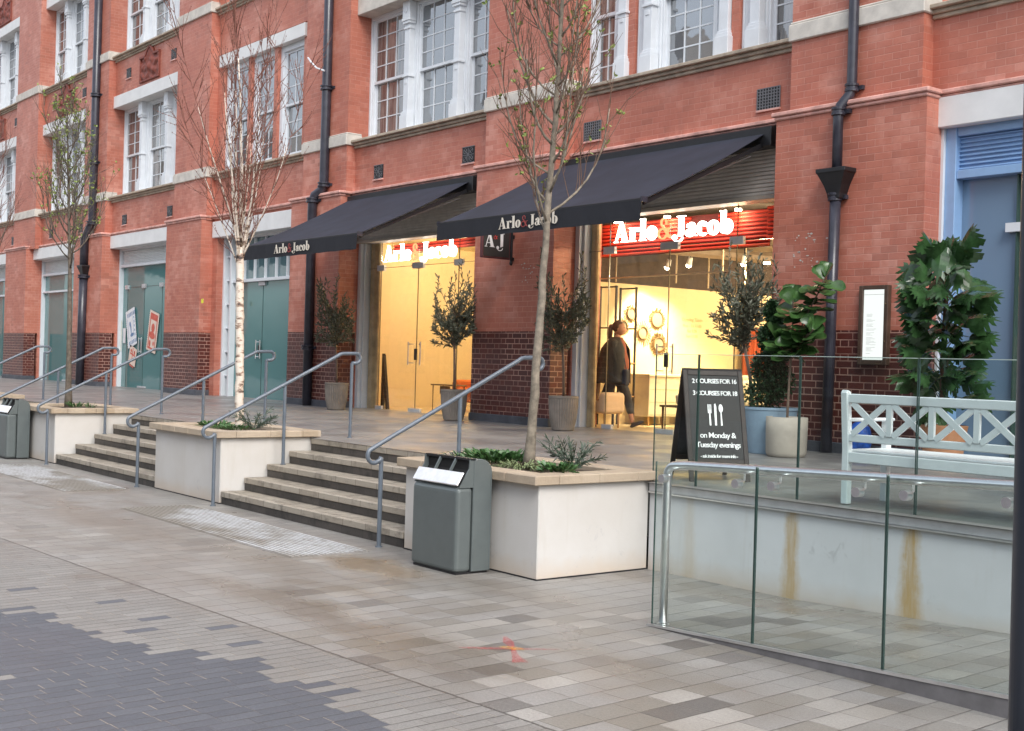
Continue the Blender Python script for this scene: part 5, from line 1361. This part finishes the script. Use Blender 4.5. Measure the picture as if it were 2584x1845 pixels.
def olive_tree(x, y, r, h, lean, crown, label, dens=1.0):
    """ribbed pot, slim double stem, loose crown"""
    t = thing('potted_olive_tree', label, 'potted tree', (x, y, TZ), group='potted olive trees outside the furniture shop')
    rib = lambda a, z: 1+.022*math.cos(a*34)
    MB().lathe([(.155, 0), (.165, .01), (.20, .18), (.215, .36), (.218, .47), (.225, .48), (.225, .51), (.205, .512), (.20, .45), (.001, .45)], 136, (x, y, TZ), wob=lambda a, z: rib(a, z) if .02 < z < .475 else 1).build('pot', M['pot_rib'], t, smooth=False)
    MB().lathe([(.19, .44), (.12, .47), (.001, .475)], 20, (x, y, TZ)).build('soil', M['soil'], t)
    cz = TZ+h; st = MB()
    tips = []
    for s in (0, 1):
        pts = [Vector((x+.012*s, y, TZ+.45)), Vector((x+lean*.3+.02*s, y, TZ+.45+(h-.45)*.5)), Vector((x+lean+.02*s, y+.01, cz))]
        st.tube(pts, [.018, .015, .012], 8)
    st.build('stem', M['slim_stem'], t, smooth=True)
    tw = MB(); lf = MB(); lf2 = MB()
    base = Vector((x+lean, y, cz-.08))
    for i in range(int(64*dens)):
        a = rnd.uniform(0, 2*PI); el = rnd.choice((rnd.uniform(-.15, .6), rnd.uniform(.4, 2.2)))
        d = Vector((math.cos(a), math.sin(a), el)); L = crown*rnd.uniform(.55, 1.05)*min(1.0, .50+.30*el)
        pts = branch_pts(base+Vector((0, 0, rnd.uniform(-.05, crown*.45)))+rv(.03), d, L, 8, .05, .24)
        lat = r*1.15; L_ = L
        for q in pts:
            o = Vector((q.x-base.x, q.y-base.y, 0))
            if o.length > lat: q.x = base.x+o.x/o.length*lat*rnd.uniform(.9, 1.05); q.y = base.y+o.y/o.length*lat*rnd.uniform(.9, 1.05)
        tw.tube(pts, [.006, .005, .0045, .004, .0035, .003, .0025, .002, .0015], 4, caps=False)
        for k in range(1, 9):
            for s in range(6):
                p = pts[k-1].lerp(pts[k], s/6); dd = (pts[k]-pts[k-1]).normalized()+rv(.85)
                (lf if rnd.random() < .6 else lf2).leaf(p, dd, rv(), rnd.uniform(.055, .095), rnd.uniform(.016, .024), .2)
    tw.build('twigs', M['slim_stem'], t); lf.build('foliage', M['olive'], t); lf2.build('pale_foliage', M['olive_light'], t)
    return t
olive_tree(-20.65, -.42, .30, 1.32, -.12, 1.15, 'potted olive tree standing left of the left shop door')
olive_tree(-16.90, -.38, .29, 1.32, -.06, 1.18, 'potted olive tree standing at the right side of the left shop door')
olive_tree(-14.14, -.36, .33, 1.30, -.08, 1.22, 'potted olive tree standing left of the right shop door, behind the nearest trunk')
olive_tree(-10.38, -.50, .40, 1.35, -.20, 1.10, 'potted olive tree in front of the right shop window, behind the sandwich board', 1.2)

def tuft_volume(mb, centre, rad_, n, size):
    for i in range(n):
        d = rv().normalized(); p = Vector(centre)+d*rad_*rnd.uniform(.45, 1.05)
        mb.leaf(p, d+rv(.8), rv(), size*rnd.uniform(.6, 1.2), size*.5, .2)
t = thing('spiral_topiary', 'dark green spiral topiary in a large pale blue pot', 'potted plant', (-9.83, -.82, .82))
MB().lathe([(.235, 0), (.245, .01), (.29, .28), (.325, .52), (.335, .525), (.335, .555), (.305, .555), (.30, .50), (.001, .50)], 48, (-9.83, -.82, .815)).build('pot', M['pot_blue'], t, smooth=False)
MB().lathe([(.30, .49), (.001, .52)], 24, (-9.83, -.82, .82)).build('soil', M['soil'], t)
MB().tube([(-9.83, -.82, 1.3), (-9.83, -.82, 2.55)], .018, 8).build('stem', M['slim_stem'], t)
mb = MB(); inner = MB()
turns = 3.4; NP = 90
for i in range(NP):
    f = i/(NP-1); a = f*turns*2*PI+2.4; hr = .125*(1-f)**.8+.01; c = (-9.83+hr*math.cos(a), -.82+hr*math.sin(a), 1.44+1.16*f)
    rr = .155*(1-f)**.75+.035
    tuft_volume(mb, c, rr, 85, .050)
mb.build('foliage', M['box_leaf'], t)

t = thing('fiddle_leaf_fig', 'fiddle leaf fig with broad leaves in a beige pot beside the topiary', 'potted plant', (-9.38, -1.05, .82))
MB().lathe([(.195, 0), (.215, .012), (.232, .05), (.238, .30), (.238, .46), (.222, .462), (.215, .42), (.001, .42)], 48, (-9.38, -1.05, .815)).build('pot', M['pot_beige'], t, smooth=True)
MB().lathe([(.215, .41), (.001, .44)], 24, (-9.38, -1.05, .82)).build('soil', simple('brown_bark_chips', (.12, .05, .035), .9, var=.6, scale=40), t)
FS = ((0, .02, .8), (.5, .1, .8), (.85, .6, 1.0), (1.0, .8, .6))
fshape = ((0, .0), (.10, .35), (.3, .62), (.48, .66), (.68, .98), (.85, .95), (.96, .5), (1, .05))
stem = [Vector((-9.38, -1.05, 1.2)), Vector((-9.36, -1.05, 1.8)), Vector((-9.34, -1.04, 2.15))]
bs = [[(-9.33, -1.04, 2.0), (-9.20, -1.03, 2.38), (-9.04, -1.0, 2.68), (-8.95, -.98, 2.88)], [(-9.35, -1.04, 2.05), (-9.38, -1.0, 2.4), (-9.40, -.98, 2.62)], [(-9.35, -1.05, 1.95), (-9.15, -1.1, 2.15), (-8.98, -1.12, 2.28)], [(-9.36, -1.05, 1.95), (-9.46, -1.1, 2.08), (-9.52, -1.12, 2.18)]]
mb = MB().tube(stem, [.016, .013, .010], 8)
for b_ in bs: mb.tube(b_, .008, 6)
mb.build('stem', M['slim_stem'], t)
mb = MB()
for bi, b_ in enumerate(bs):
    b_ = [Vector(q) for q in b_]; nl = (36, 20, 20, 12)[bi]
    for i in range(nl):
        f = i/(nl-1)*(len(b_)-1); k = min(int(f), len(b_)-2); p = b_[k].lerp(b_[k+1], f-k)
        a = i*2.4+bi; tip = i >= nl-3
        d = Vector((math.cos(a), math.sin(a), 1.6 if tip else rnd.uniform(-.15, .6)))
        mb.leaf(p, d, Vector((.3, -.5, .9))+rv(.4), rnd.uniform(.21, .29)*(.85 if tip else 1), rnd.uniform(.15, .21), .28, shape=fshape, droop=.15 if not tip else 0)
mb.build('leaves', M['fiddle'], t, smooth=True)

t = thing('monstera_plant', 'tall monstera with deeply cut dark leaves behind the bench', 'potted plant', (-7.50, -.85, .82))
MB().lathe([(.17, 0), (.18, .01), (.235, .42), (.245, .47), (.225, .475), (.22, .43), (.001, .43)], 40, (-7.48, -.85, .815)).build('pot', M['pot_orange'], t, smooth=False)
MB().lathe([(.22, .42), (.001, .45)], 20, (-7.48, -.85, .82)).build('soil', M['soil'], t)
MB().tube([(-7.5, -.85, 1.25), (-7.51, -.85, 2.0), (-7.49, -.85, 2.85)], [.03, .03, .02], 8).build('moss_pole', simple('brown_moss_pole', (.10, .055, .03), .9), t)
def monstera_leaf(mb, p, d, nrm, L):
    d = Vector(d).normalized(); sd_ = d.cross(Vector(nrm)).normalized(); nn = sd_.cross(d); W_ = L*.46
    mb_n = 6
    def P_(u, v):   # u along, v across -1..1, curved blade
        return p+d*L*u+sd_*W_*v+nn*(-.25*L*abs(v)**2)-Vector((0, 0, 1))*L*.22*u*u
    for s in (-1, 1):
        for k in range(mb_n):
            u0 = .02+.13*k; u1 = u0+.105
            wv = (math.sin(PI*min(1, (k+.9)/(mb_n+.4)))**.6)
            a = len(mb.v)
            mb.v += [tuple(P_(u0+.00, 0)), tuple(P_(u1+.03, 0)), tuple(P_(u1+.08, s*wv*.55)), tuple(P_(u1+.16, s*wv)), tuple(P_(u0+.14, s*wv*1.02)), tuple(P_(u0+.02, s*wv*.55))]
            mb.f.append((a, a+1, a+2, a+5)); mb.f.append((a+5, a+2, a+3, a+4))
    a = len(mb.v); mb.v += [tuple(P_(.78, -.12)), tuple(P_(.78, .12)), tuple(P_(1.05, 0))]; mb.f.append((a, a+1, a+2))
mb = MB(); pt = MB()
for i in range(64):
    f = i/63; z = 1.40+1.55*f; a = i*2.39996; p0 = Vector((-7.5, -.85, z)); hr = (.25 if f < .85 else .14)*rnd.uniform(.7, 1.15)
    # keep the plant spread in front of the wall
    o = Vector((math.cos(a)*hr, math.sin(a)*hr*.9, rnd.uniform(.05, .2))); p1 = p0+o
    pt.tube([p0, p0+o*.6+Vector((0, 0, .06)), p1], [.007, .006, .004], 5)
    monstera_leaf(mb, p1, o+Vector((.05, -.10, -.06 if f < .85 else .10)), Vector((.35, -.75, .8))+rv(.35), rnd.uniform(.30, .42))
for i in range(30):
    z = 1.45+1.35*i/29; a = rnd.uniform(0, 2*PI); p1 = Vector((-7.5+.12*math.cos(a), -.95+.08*math.sin(a), z))
    monstera_leaf(mb, p1, Vector((math.cos(a)*.7, -.35, rnd.uniform(-.5, .25))), Vector((.5, -1, .45))+rv(.4), rnd.uniform(.22, .32))
for (dx, dz, L) in ((-.28, .12, .26), (.02, .30, .36), (.18, .10, .30)):
    p0 = Vector((-7.5, -.85, 2.85)); p1 = p0+Vector((dx, -.12, dz)); pt.tube([p0, p1], .006, 5)
    monstera_leaf(mb, p1, Vector((dx+.05, -.25, -.55)), Vector((.3, -1, .6)), L)
mb.build('leaves', M['monstera'], t, smooth=False); pt.build('leaf_stalks', simple('green_leaf_stalk', (.10, .13, .05), .5), t)

# ================================================================== INSIDE THE RIGHT SHOP BAY
def sunburst(y, z, r, ro_, n, label, style):
    X = -15.497
    t = thing('wall_mirror', label, 'mirror', (X, y, z), group='round framed mirrors on the cream wall')
    seg = 28; vs = []; fs = []
    mb = MB(); mb.tube([(X+.02, y+r*math.cos(2*PI*k/seg), z+r*math.sin(2*PI*k/seg)) for k in range(seg+1)], .011 if style else .014, 8, caps=False); mb.build('mirror_rim', M['gold'], t, smooth=True)
    g_ = MB(); g_.add([(X+.012, y+r*math.cos(2*PI*k/seg), z+r*math.sin(2*PI*k/seg)) for k in range(seg)], [tuple(range(seg))]); g_.build('mirror_pane', M['mirror'], t)
    q = MB()
    for k in range(n):
        a = 2*PI*k/n+rnd.uniform(-.05, .05); l = ro_*rnd.uniform(.82, 1.05)
        q.bar((X+.015, y+r*math.cos(a), z+r*math.sin(a)), (X+.012, y+l*math.cos(a), z+l*math.sin(a)), .007 if style == 0 else .011, .01, (1, 0, 0))
    q.build('sun_rays', M['gold'], t)
for a in ((2.25, 2.70, .095, .17, 22, 'small round mirror with wavy rays, highest on the left', 1), (2.87, 2.63, .135, .20, 40, 'round mirror with a dense studded frame, right of the top left mirror', 1), (2.53, 2.385, .105, .235, 26, 'round mirror with long thin rays in the middle of the group', 0),
          (2.92, 2.20, .12, .21, 50, 'large round mirror with a thick twig frame, lowest of the group', 1), (2.06, 2.47, .10, .15, 30, 'round mirror half hidden by the walking woman', 1)):
    sunburst(*a)
t = thing('wall_notice', 'pale lettering with opening times on the cream wall right of the mirrors', 'notice', (-15.495, 3.8, 2.5))
Mx = lambda y, z: Matrix.Translation((-15.494, y, z)) @ Matrix.Rotation(PI/2, 4, 'Z') @ Matrix.Rotation(PI/2, 4, 'X')
faint = simple('faint_wall_lettering', (.62, .46, .24), .7)
for (tx_, z, s_) in (('Opening Times', 2.66, .085), ('Mon - Fri 11:00', 2.55, .075), ('Sat 9:30', 2.46, .075), ('Sun 11:00', 2.37, .075)): text_mesh(tx_, s_, .0005, 'notice_lettering', faint, t, Mx(3.75, z))
# person walking behind the glass
def person():
    PX, PY = -14.72, 1.22
    t = thing('person', 'woman in a dark open jacket and rust top walking inside the right shop bay', 'person', (PX, PY, TZ), rz=rad(33))
    # local: +x is the walking direction, y to her left, z up. height 1.66 m
    def skin(name, V, E_, mat, sub=2):
        me = bpy.data.meshes.new(name); me.from_pydata([v[:3] for v in V], E_, []); me.update(); me.materials.append(mat)
        o = bpy.data.objects.new(name, me); C.objects.link(o); o.parent = t; ORIG[o.name] = Vector((0, 0, 0))
        o.modifiers.new('skin', 'SKIN'); me.skin_vertices[0].data[0].use_root = True
        for i, v in enumerate(V):
            me.skin_vertices[0].data[i].radius = v[3] if isinstance(v[3], tuple) else (v[3], v[3])
        s_ = o.modifiers.new('sub', 'SUBSURF'); s_.levels = sub; s_.render_levels = sub
        return o
    # joints (x fore-aft, y side, z)
    V = [(0, 0, .90, (.13, .15)), (0, 0, 1.05, (.115, .13)), (.01, 0, 1.22, (.12, .145)), (.0, 0, 1.34, (.10, .15)), (.01, 0, 1.42, (.05, .055)), (.035, 0, 1.50, (.047, .05)),
         # legs: right (rear) and left (front)
         (.0, -.09, .86, .095), (-.13, -.10, .50, .06), (-.33, -.10, .17, .038), (-.37, -.10, .11, .035),
         (.0, .09, .86, .095), (.17, .10, .50, .06), (.26, .10, .13, .038), (.275, .10, .07, .035),
         # arms
         (.0, -.17, 1.35, .05), (.03, -.21, 1.10, .042), (.12, -.21, .88, .030), (.145, -.21, .82, .024),
         (.0, .17, 1.35, .05), (-.06, .22, 1.10, .042), (-.03, .23, .87, .030), (-.02, .23, .81, .024)]
    E_ = [(0, 1), (1, 2), (2, 3), (3, 4), (4, 5), (0, 6), (6, 7), (7, 8), (8, 9), (0, 10), (10, 11), (11, 12), (12, 13), (3, 14), (14, 15), (15, 16), (16, 17), (3, 18), (18, 19), (19, 20), (20, 21)]
    # fingers: five short chains from each hand
    for (pi_, hx, hy, hz) in ((17, .145, -.21, .82), (21, -.02, .23, .81)):
        for k in range(5):
            off = (k-1.5)*.014 if k < 4 else -.034
            ln = (.055, .062, .058, .048, .040)[k]
            a = len(V)
            V.append((hx+off, hy, hz-.035 if k < 4 else hz-.01, .0085)); V.append((hx+off*1.1+.006, hy-.004, hz-.035-ln*.55 if k < 4 else hz-.04, .0075)); V.append((hx+off*1.1+.012, hy-.012, hz-.035-ln if k < 4 else hz-.06, .0065))
            E_ += [(pi_, a), (a, a+1), (a+1, a+2)]
    skin('body', V, E_, M['skin'])
    # head with nose, brow, chin and ears
    hm = MB(); hm.ell((.045, 0, 1.575), .095, .072, .112, 22, 16)
    for i, (x, y, z) in enumerate(hm.v):
        dx = x-.045
        if dx > 0:
            if abs(y) < .022 and 1.535 < z < 1.60: x += .022*(1-abs(y)/.022)*(1-abs(z-1.553)/.05 if abs(z-1.553) < .05 else 0)
            if abs(z-1.59) < .012 and .015 < abs(y) < .05: x -= .008
            if abs(z-1.525) < .010 and abs(y) < .03: x += .006
            if z < 1.50: x += .006
        hm.v[i] = (x, y*(1-.12*(z < 1.52)), z)
    hm.ell((.03, .073, 1.575), .018, .008, .026, 8, 6).ell((.03, -.073, 1.575), .018, .008, .026, 8, 6)
    hd = hm.build('head', M['skin'], t, smooth=True, world=False)
    e_ = MB()
    for s in (-1, 1): e_.ell((.125, s*.032, 1.590), .008, .012, .007, 8, 6)
    e_.build('eyes', M['dark'], hd, world=False)
    MB().ell((.142, 0, 1.524), .006, .020, .005, 8, 5).build('mouth', simple('lips', (.42, .13, .10), .5), hd, world=False)
    hr = MB(); hr.ell((.020, 0, 1.605), .105, .086, .102, 20, 12)
    hr.v = [(min(x, .092 if z > 1.635 else .045), y, z) for (x, y, z) in hr.v]
    hr.ell((-.095, 0, 1.60), .045, .045, .045, 12, 8); hr.tube([(-.07, 0, 1.60), (-.115, 0, 1.56), (-.12, 0, 1.47), (-.11, 0, 1.38)], [.035, .050, .046, .018], 10)
    hr.build('hair', M['hair'], t, smooth=True, world=False)
    # clothing over the body
    tr = [(0, 0, .93, (.145, .165)), (.0, -.09, .84, .112), (-.13, -.10, .50, .082), (-.29, -.10, .24, .060), (.0, .09, .84, .112), (.17, .10, .50, .082), (.25, .10, .20, .060)]
    skin('trousers', tr, [(0, 1), (1, 2), (2, 3), (0, 4), (4, 5), (5, 6)], M['trousers'])
    top = MB(); prof = [(.001, .86), (.135, .87), (.15, .95), (.145, 1.08), (.14, 1.20), (.125, 1.32), (.08, 1.41), (.05, 1.43)]
    top.lathe(prof, 28, (.025, 0, 0), sx=1.0, sy=.98)
    top.v = [(x+(.035 if (x > .05 and .88 < z < 1.12) else 0), y, z) for (x, y, z) in top.v]
    top.build('rust_top', M['rust_top'], t, smooth=True, world=False)
    # jacket: open shell with swinging hem, from back round to the front edges
    jk = MB(); na, nz_ = 26, 12
    for j in range(nz_+1):
        f = j/nz_; z = 1.43-.73*f
        r = .085+.115*min(1, f*4.2)+.060*f
        for i in range(na+1):
            a = rad(42)+rad(276)*i/na
            fl = 1+.10*f*math.sin(i*1.1)*(.4+f); sway = -.05*f*f
            jk.v.append((.0+sway+(r*1.02+.05*f)*math.cos(a)*fl, (r*1.12+.02)*math.sin(a)*fl, z+.012*math.sin(i*1.3)*f))
    for j in range(nz_):
        for i in range(na): k = j*(na+1)+i; jk.f.append((k, k+1, k+na+2, k+na+1))
    o = jk.build('jacket', M['jacket'], t, smooth=True, world=False); md = o.modifiers.new('solid', 'SOLIDIFY'); md.thickness = .012
    sl = [(.0, -.14, 1.38, .070), (.0, -.19, 1.33, .072), (.03, -.23, 1.10, .066), (.11, -.225, .92, .052), (.125, -.222, .88, .050)]
    skin('jacket_sleeve', sl, [(0, 1), (1, 2), (2, 3), (3, 4)], M['jacket'])
    sl = [(.0, .14, 1.38, .070), (.0, .19, 1.33, .072), (-.06, .235, 1.10, .066), (-.035, .245, .92, .052), (-.03, .245, .88, .050)]
    skin('jacket_sleeve', sl, [(0, 1), (1, 2), (2, 3), (3, 4)], M['jacket'])
    for (x, y, z, p) in ((-.40, -.10, .075, -.6), (.31, .10, .040, .40)):
        sh = MB(); sh.ell((0, 0, 0), .125, .047, .042, 16, 8)
        sh.v = [(a*math.cos(p)-b*0-c*math.sin(p)+x+.04*math.cos(p), b+y, (a*math.sin(p)+max(c, -.022)*math.cos(p))+z+.04*math.sin(p)) for (a, b, c) in sh.v]
        sh.build('shoe', M['shoe'], t, smooth=True, world=False)
    return t
person()
t = thing('hand_bag', 'dark navy handbag carried at the hip of the walking woman', 'bag', (-14.50, 1.18, 1.55))
MB().box(-14.66, -14.36, 1.10, 1.20, 1.50, 1.76).build('bag_body', M['bag'], t, bevel=.03, seg=3)
MB().tube([(-14.62, 1.15, 1.75), (-14.56, 1.15, 1.93), (-14.46, 1.15, 1.93), (-14.40, 1.15, 1.75)], .008, 6).build('bag_strap', M['bag'], t)
def soft(name, mat, par, x0, x1, y0, y1, z0, z1, b=.05): return MB().box(x0, x1, y0, y1, z0, z1).build(name, mat, par, bevel=b, seg=4)
def legs(par, x0, x1, y0, y1, z0, z1, mat=None, r=.02):
    for x in (x0, x1):
        for y in (y0, y1): MB().tube([(x, y, z0), (x, y, z1)], [r*.7, r], 8).build('leg', mat or M['wood'], par)
F = TZ
t = thing('armchair', 'peach armchair cut by the left edge of the right shop window', 'armchair', (-14.85, .95, F))
soft('seat', M['peach'], t, -15.15, -14.55, .75, 1.15, F+.22, F+.42, .06); soft('armrest', M['peach'], t, -14.62, -14.44, .74, 1.2, F+.22, F+.56, .07); soft('backrest', M['peach'], t, -15.3, -14.95, .8, 1.15, F+.4, F+.85, .07)
legs(t, -15.1, -14.5, .80, 1.1, F, F+.24)
t = thing('chest_of_drawers', 'pale painted chest behind the walking woman', 'chest', (-15.15, 2.6, F))
soft('chest_body', M['sofa'], t, -15.45, -14.95, 2.2, 3.0, F+.15, F+.82, .01); soft('chest_top', M['sofa'], t, -15.47, -14.92, 2.17, 3.03, F+.82, F+.86, .006); legs(t, -15.4, -15.0, 2.25, 2.95, F, F+.15)
for k in range(3): MB().box(-14.953, -14.945, 2.23, 2.97, F+.18+.21*k, F+.185+.21*k).build('drawer_line', M['wood'], t)
t = thing('side_table', 'small light wood table in the middle of the right shop window', 'table', (-14.2, 2.6, F))
MB().box(-14.45, -13.85, 2.35, 2.85, F+.44, F+.48).build('tabletop', M['wood'], t, bevel=.008); legs(t, -14.4, -13.9, 2.4, 2.8, F, F+.44, r=.028); MB().box(-14.4, -13.9, 2.4, 2.8, F+.12, F+.14).build('shelf', M['wood'], t)
t = thing('sofa', 'cream sofa with cushions against the mirror wall', 'sofa', (-14.7, 4.2, F))
soft('seat', M['sofa'], t, -15.4, -14.5, 3.3, 5.2, F+.2, F+.45, .07); soft('backrest', M['sofa'], t, -15.45, -15.2, 3.3, 5.2, F+.4, F+.88, .08); soft('armrest', M['sofa'], t, -15.4, -14.5, 3.15, 3.35, F+.2, F+.62, .08); soft('armrest', M['sofa'], t, -15.4, -14.5, 5.15, 5.35, F+.2, F+.62, .08); legs(t, -15.3, -14.6, 3.3, 5.2, F, F+.22)
for (y, m_) in ((3.6, 'brown_cush'), (4.1, 'pot_beige'), (4.6, 'sofa')):
    soft('cushion', M[m_], t, -15.2, -15.05, y, y+.42, F+.46, F+.84, .06)
t = thing('sofa', 'large cream sofa behind the olive tree and topiary', 'sofa', (-12.6, 3.3, F))
soft('seat', M['sofa'], t, -13.6, -11.6, 2.7, 3.6, F+.18, F+.48, .08); soft('backrest', M['sofa'], t, -13.7, -11.6, 3.45, 3.75, F+.3, F+.98, .10); soft('armrest', M['sofa'], t, -13.8, -13.5, 2.65, 3.7, F+.18, F+.80, .10); soft('armrest', M['sofa'], t, -11.7, -11.4, 2.65, 3.7, F+.18, F+.80, .10); legs(t, -13.6, -11.6, 2.75, 3.6, F, F+.2)
for x in (-13.3, -12.7, -12.1): soft('cushion', M['sofa'], t, x, x+.5, 3.28, 3.44, F+.48, F+.92, .07)
t = thing('slatted_bench', 'dark slatted low bench left of the sandwich board', 'bench', (-13.35, 1.7, F))
for k in range(5): MB().box(-13.95, -12.95, 1.45+k*.10, 1.51+k*.10, F+.36, F+.39).build('slat', M['brown_cush'], t)
legs(t, -13.9, -13.0, 1.48, 1.88, F, F+.36, M['brown_cush'])
t = thing('table_lamp', 'russet shaded lamp on a tall base behind the olive tree', 'lamp', (-15.1, 4.75, F))
MB().lathe([(.26, 0), (.07, .75)], 20, (-14.6, 5.3, F+.62)).build('lamp_shade', M['redcurt'], t); MB().tube([(-14.6, 5.3, F), (-14.6, 5.3, F+1.3)], .02, 8).build('lamp_stand', M['wood'], t)
t = thing('shelf_frame', 'black metal shelving frame at the left side of the right shop bay', 'shelving', (-15.3, 1.5, F))
mb = MB()
for (x, y) in ((-15.44, 1.5), (-15.06, 1.5), (-15.44, 1.95), (-15.06, 1.95)): mb.box(x-.014, x+.014, y-.014, y+.014, F, 3.12)
for z_ in (1.3, 1.85, 2.43, 3.10): mb.box(-15.46, -15.04, 1.486, 1.514, z_-.012, z_+.012).box(-15.46, -15.04, 1.936, 1.964, z_-.012, z_+.012)
mb.build('frame', M['dark'], t)
for z_ in (1.3, 1.85): MB().box(-15.46, -15.04, 1.5, 1.95, z_, z_+.02).build('shelf', M['wood'], t)
t = thing('shop_plant', 'dark leafy plant on the peach armchair side', 'plant', (-14.95, .80, F+.3))
mb = MB()
for k in range(90): mb.leaf(Vector((-14.95, .78, F+.45))+rv(.10), rv()+Vector((0, 0, .3)), rv(), .07, .03, .2)
mb.build('leaves', M['box_leaf'], t); MB().lathe([(.05, 0), (.07, .12), (.001, .11)], 14, (-14.95, .78, F+.28)).build('pot', M['pot_beige'], t)
for (cx_, cy_, lab) in ((-13.75, 2.15, 'cream accent chair in the middle of the right shop bay, behind the slatted bench'), (-14.35, 3.3, 'cream accent chair beside the light wood side table')):
    t = thing('accent_chair', lab, 'armchair', (cx_, cy_, F))
    soft('seat', M['sofa'], t, cx_-.28, cx_+.28, cy_-.26, cy_+.26, F+.26, F+.44, .06)
    MB().prism([(cy_+.20, F+.36), (cy_+.32, F+.36), (cy_+.40, F+.86), (cy_+.30, F+.88)], 'x', cx_-.27, cx_+.27).build('backrest', M['sofa'], t, bevel=.04, seg=3)
    for s_ in (-1, 1): MB().prism([(cy_-.24, F+.40), (cy_+.30, F+.40), (cy_+.34, F+.66), (cy_-.10, F+.58), (cy_-.26, F+.54)], 'x', cx_+s_*.27-.035, cx_+s_*.27+.035).build('armrest', M['sofa'], t, bevel=.025, seg=3)
    legs(t, cx_-.24, cx_+.24, cy_-.2, cy_+.24, F, F+.27)
    soft('cushion', M['brown_cush' if cx_ < -14 else 'pot_beige'], t, cx_-.18, cx_+.18, cy_+.12, cy_+.22, F+.44, F+.74, .05)
t = thing('floor_curtain', 'russet and gold curtain hanging behind the olive tree in the right shop bay', 'curtain', (-15.40, 5.2, F))
mb = MB(); nn = 40
for k in range(nn+1):
    y_ = 4.95+1.1*k/nn; x_ = -15.36+.05*math.sin(k*1.3); mb.v += [(x_, y_, F+.05), (x_, y_, F+1.75)]
for k in range(nn): a_ = 2*k; mb.f.append((a_, a_+2, a_+3, a_+1))
mb.build('cloth', M['redcurt'], t, smooth=True)
# inside the left shop bay
t = thing('armchair', 'burnt orange armchair at the right side of the left shop window', 'armchair', (-19.5, 2.2, F))
soft('seat', M['orange'], t, -20.1, -19.3, 1.9, 2.6, F+.18, F+.46, .08); soft('backrest', M['orange'], t, -19.9, -19.2, 2.45, 2.75, F+.4, F+.98, .10); soft('armrest', M['orange'], t, -20.2, -20.0, 1.9, 2.6, F+.2, F+.62, .08); legs(t, -20.0, -19.4, 1.95, 2.6, F, F+.2)
soft('cushion', M['redcurt'], t, -19.85, -19.5, 2.35, 2.46, F+.46, F+.80, .06)
t = thing('console_table', 'thin gilt side table in front of the orange armchair', 'table', (-19.8, 1.6, F))
MB().box(-20.25, -19.45, 1.45, 1.75, F+.50, F+.525).build('tabletop', M['gold'], t, bevel=.005); legs(t, -20.2, -19.5, 1.48, 1.72, F, F+.5, M['gold'], .012)
MB().box(-20.0, -19.8, 1.5, 1.6, F+.34, F+.49).build('drawer', M['gold'], t)
t = thing('leaning_board', 'tall dark narrow board standing just inside the left shop door', 'sign board', (-20.95, .85, F))
MB().prism([(-21.02, F), (-20.96, F), (-20.985, 1.92), (-21.01, 1.92)], 'y', .80, .86).build('board_panel', M['board'], t)
MB().prism([(-20.84, F), (-20.78, F), (-20.965, 1.90), (-20.985, 1.90)], 'y', .80, .86).build('board_panel', M['board'], t)
# blue refuse bag near the drainpipe base
t = thing('refuse_bag', 'crumpled blue plastic bag at the foot of the drainpipe', 'bag', (-8.95, -.25, .82))
mb = MB(); mb.ell((-8.95, -.28, 1.02), .16, .14, .22, 18, 12); mb.v = [(x+.03*mnoise.noise(Vector((x*14, y*14, z*14))), y+.03*mnoise.noise(Vector((x*14+5, y*14, z*14))), max(.825, z)) for (x, y, z) in mb.v]
mb.build('bag_body', M['bluebottle'], t, smooth=True)
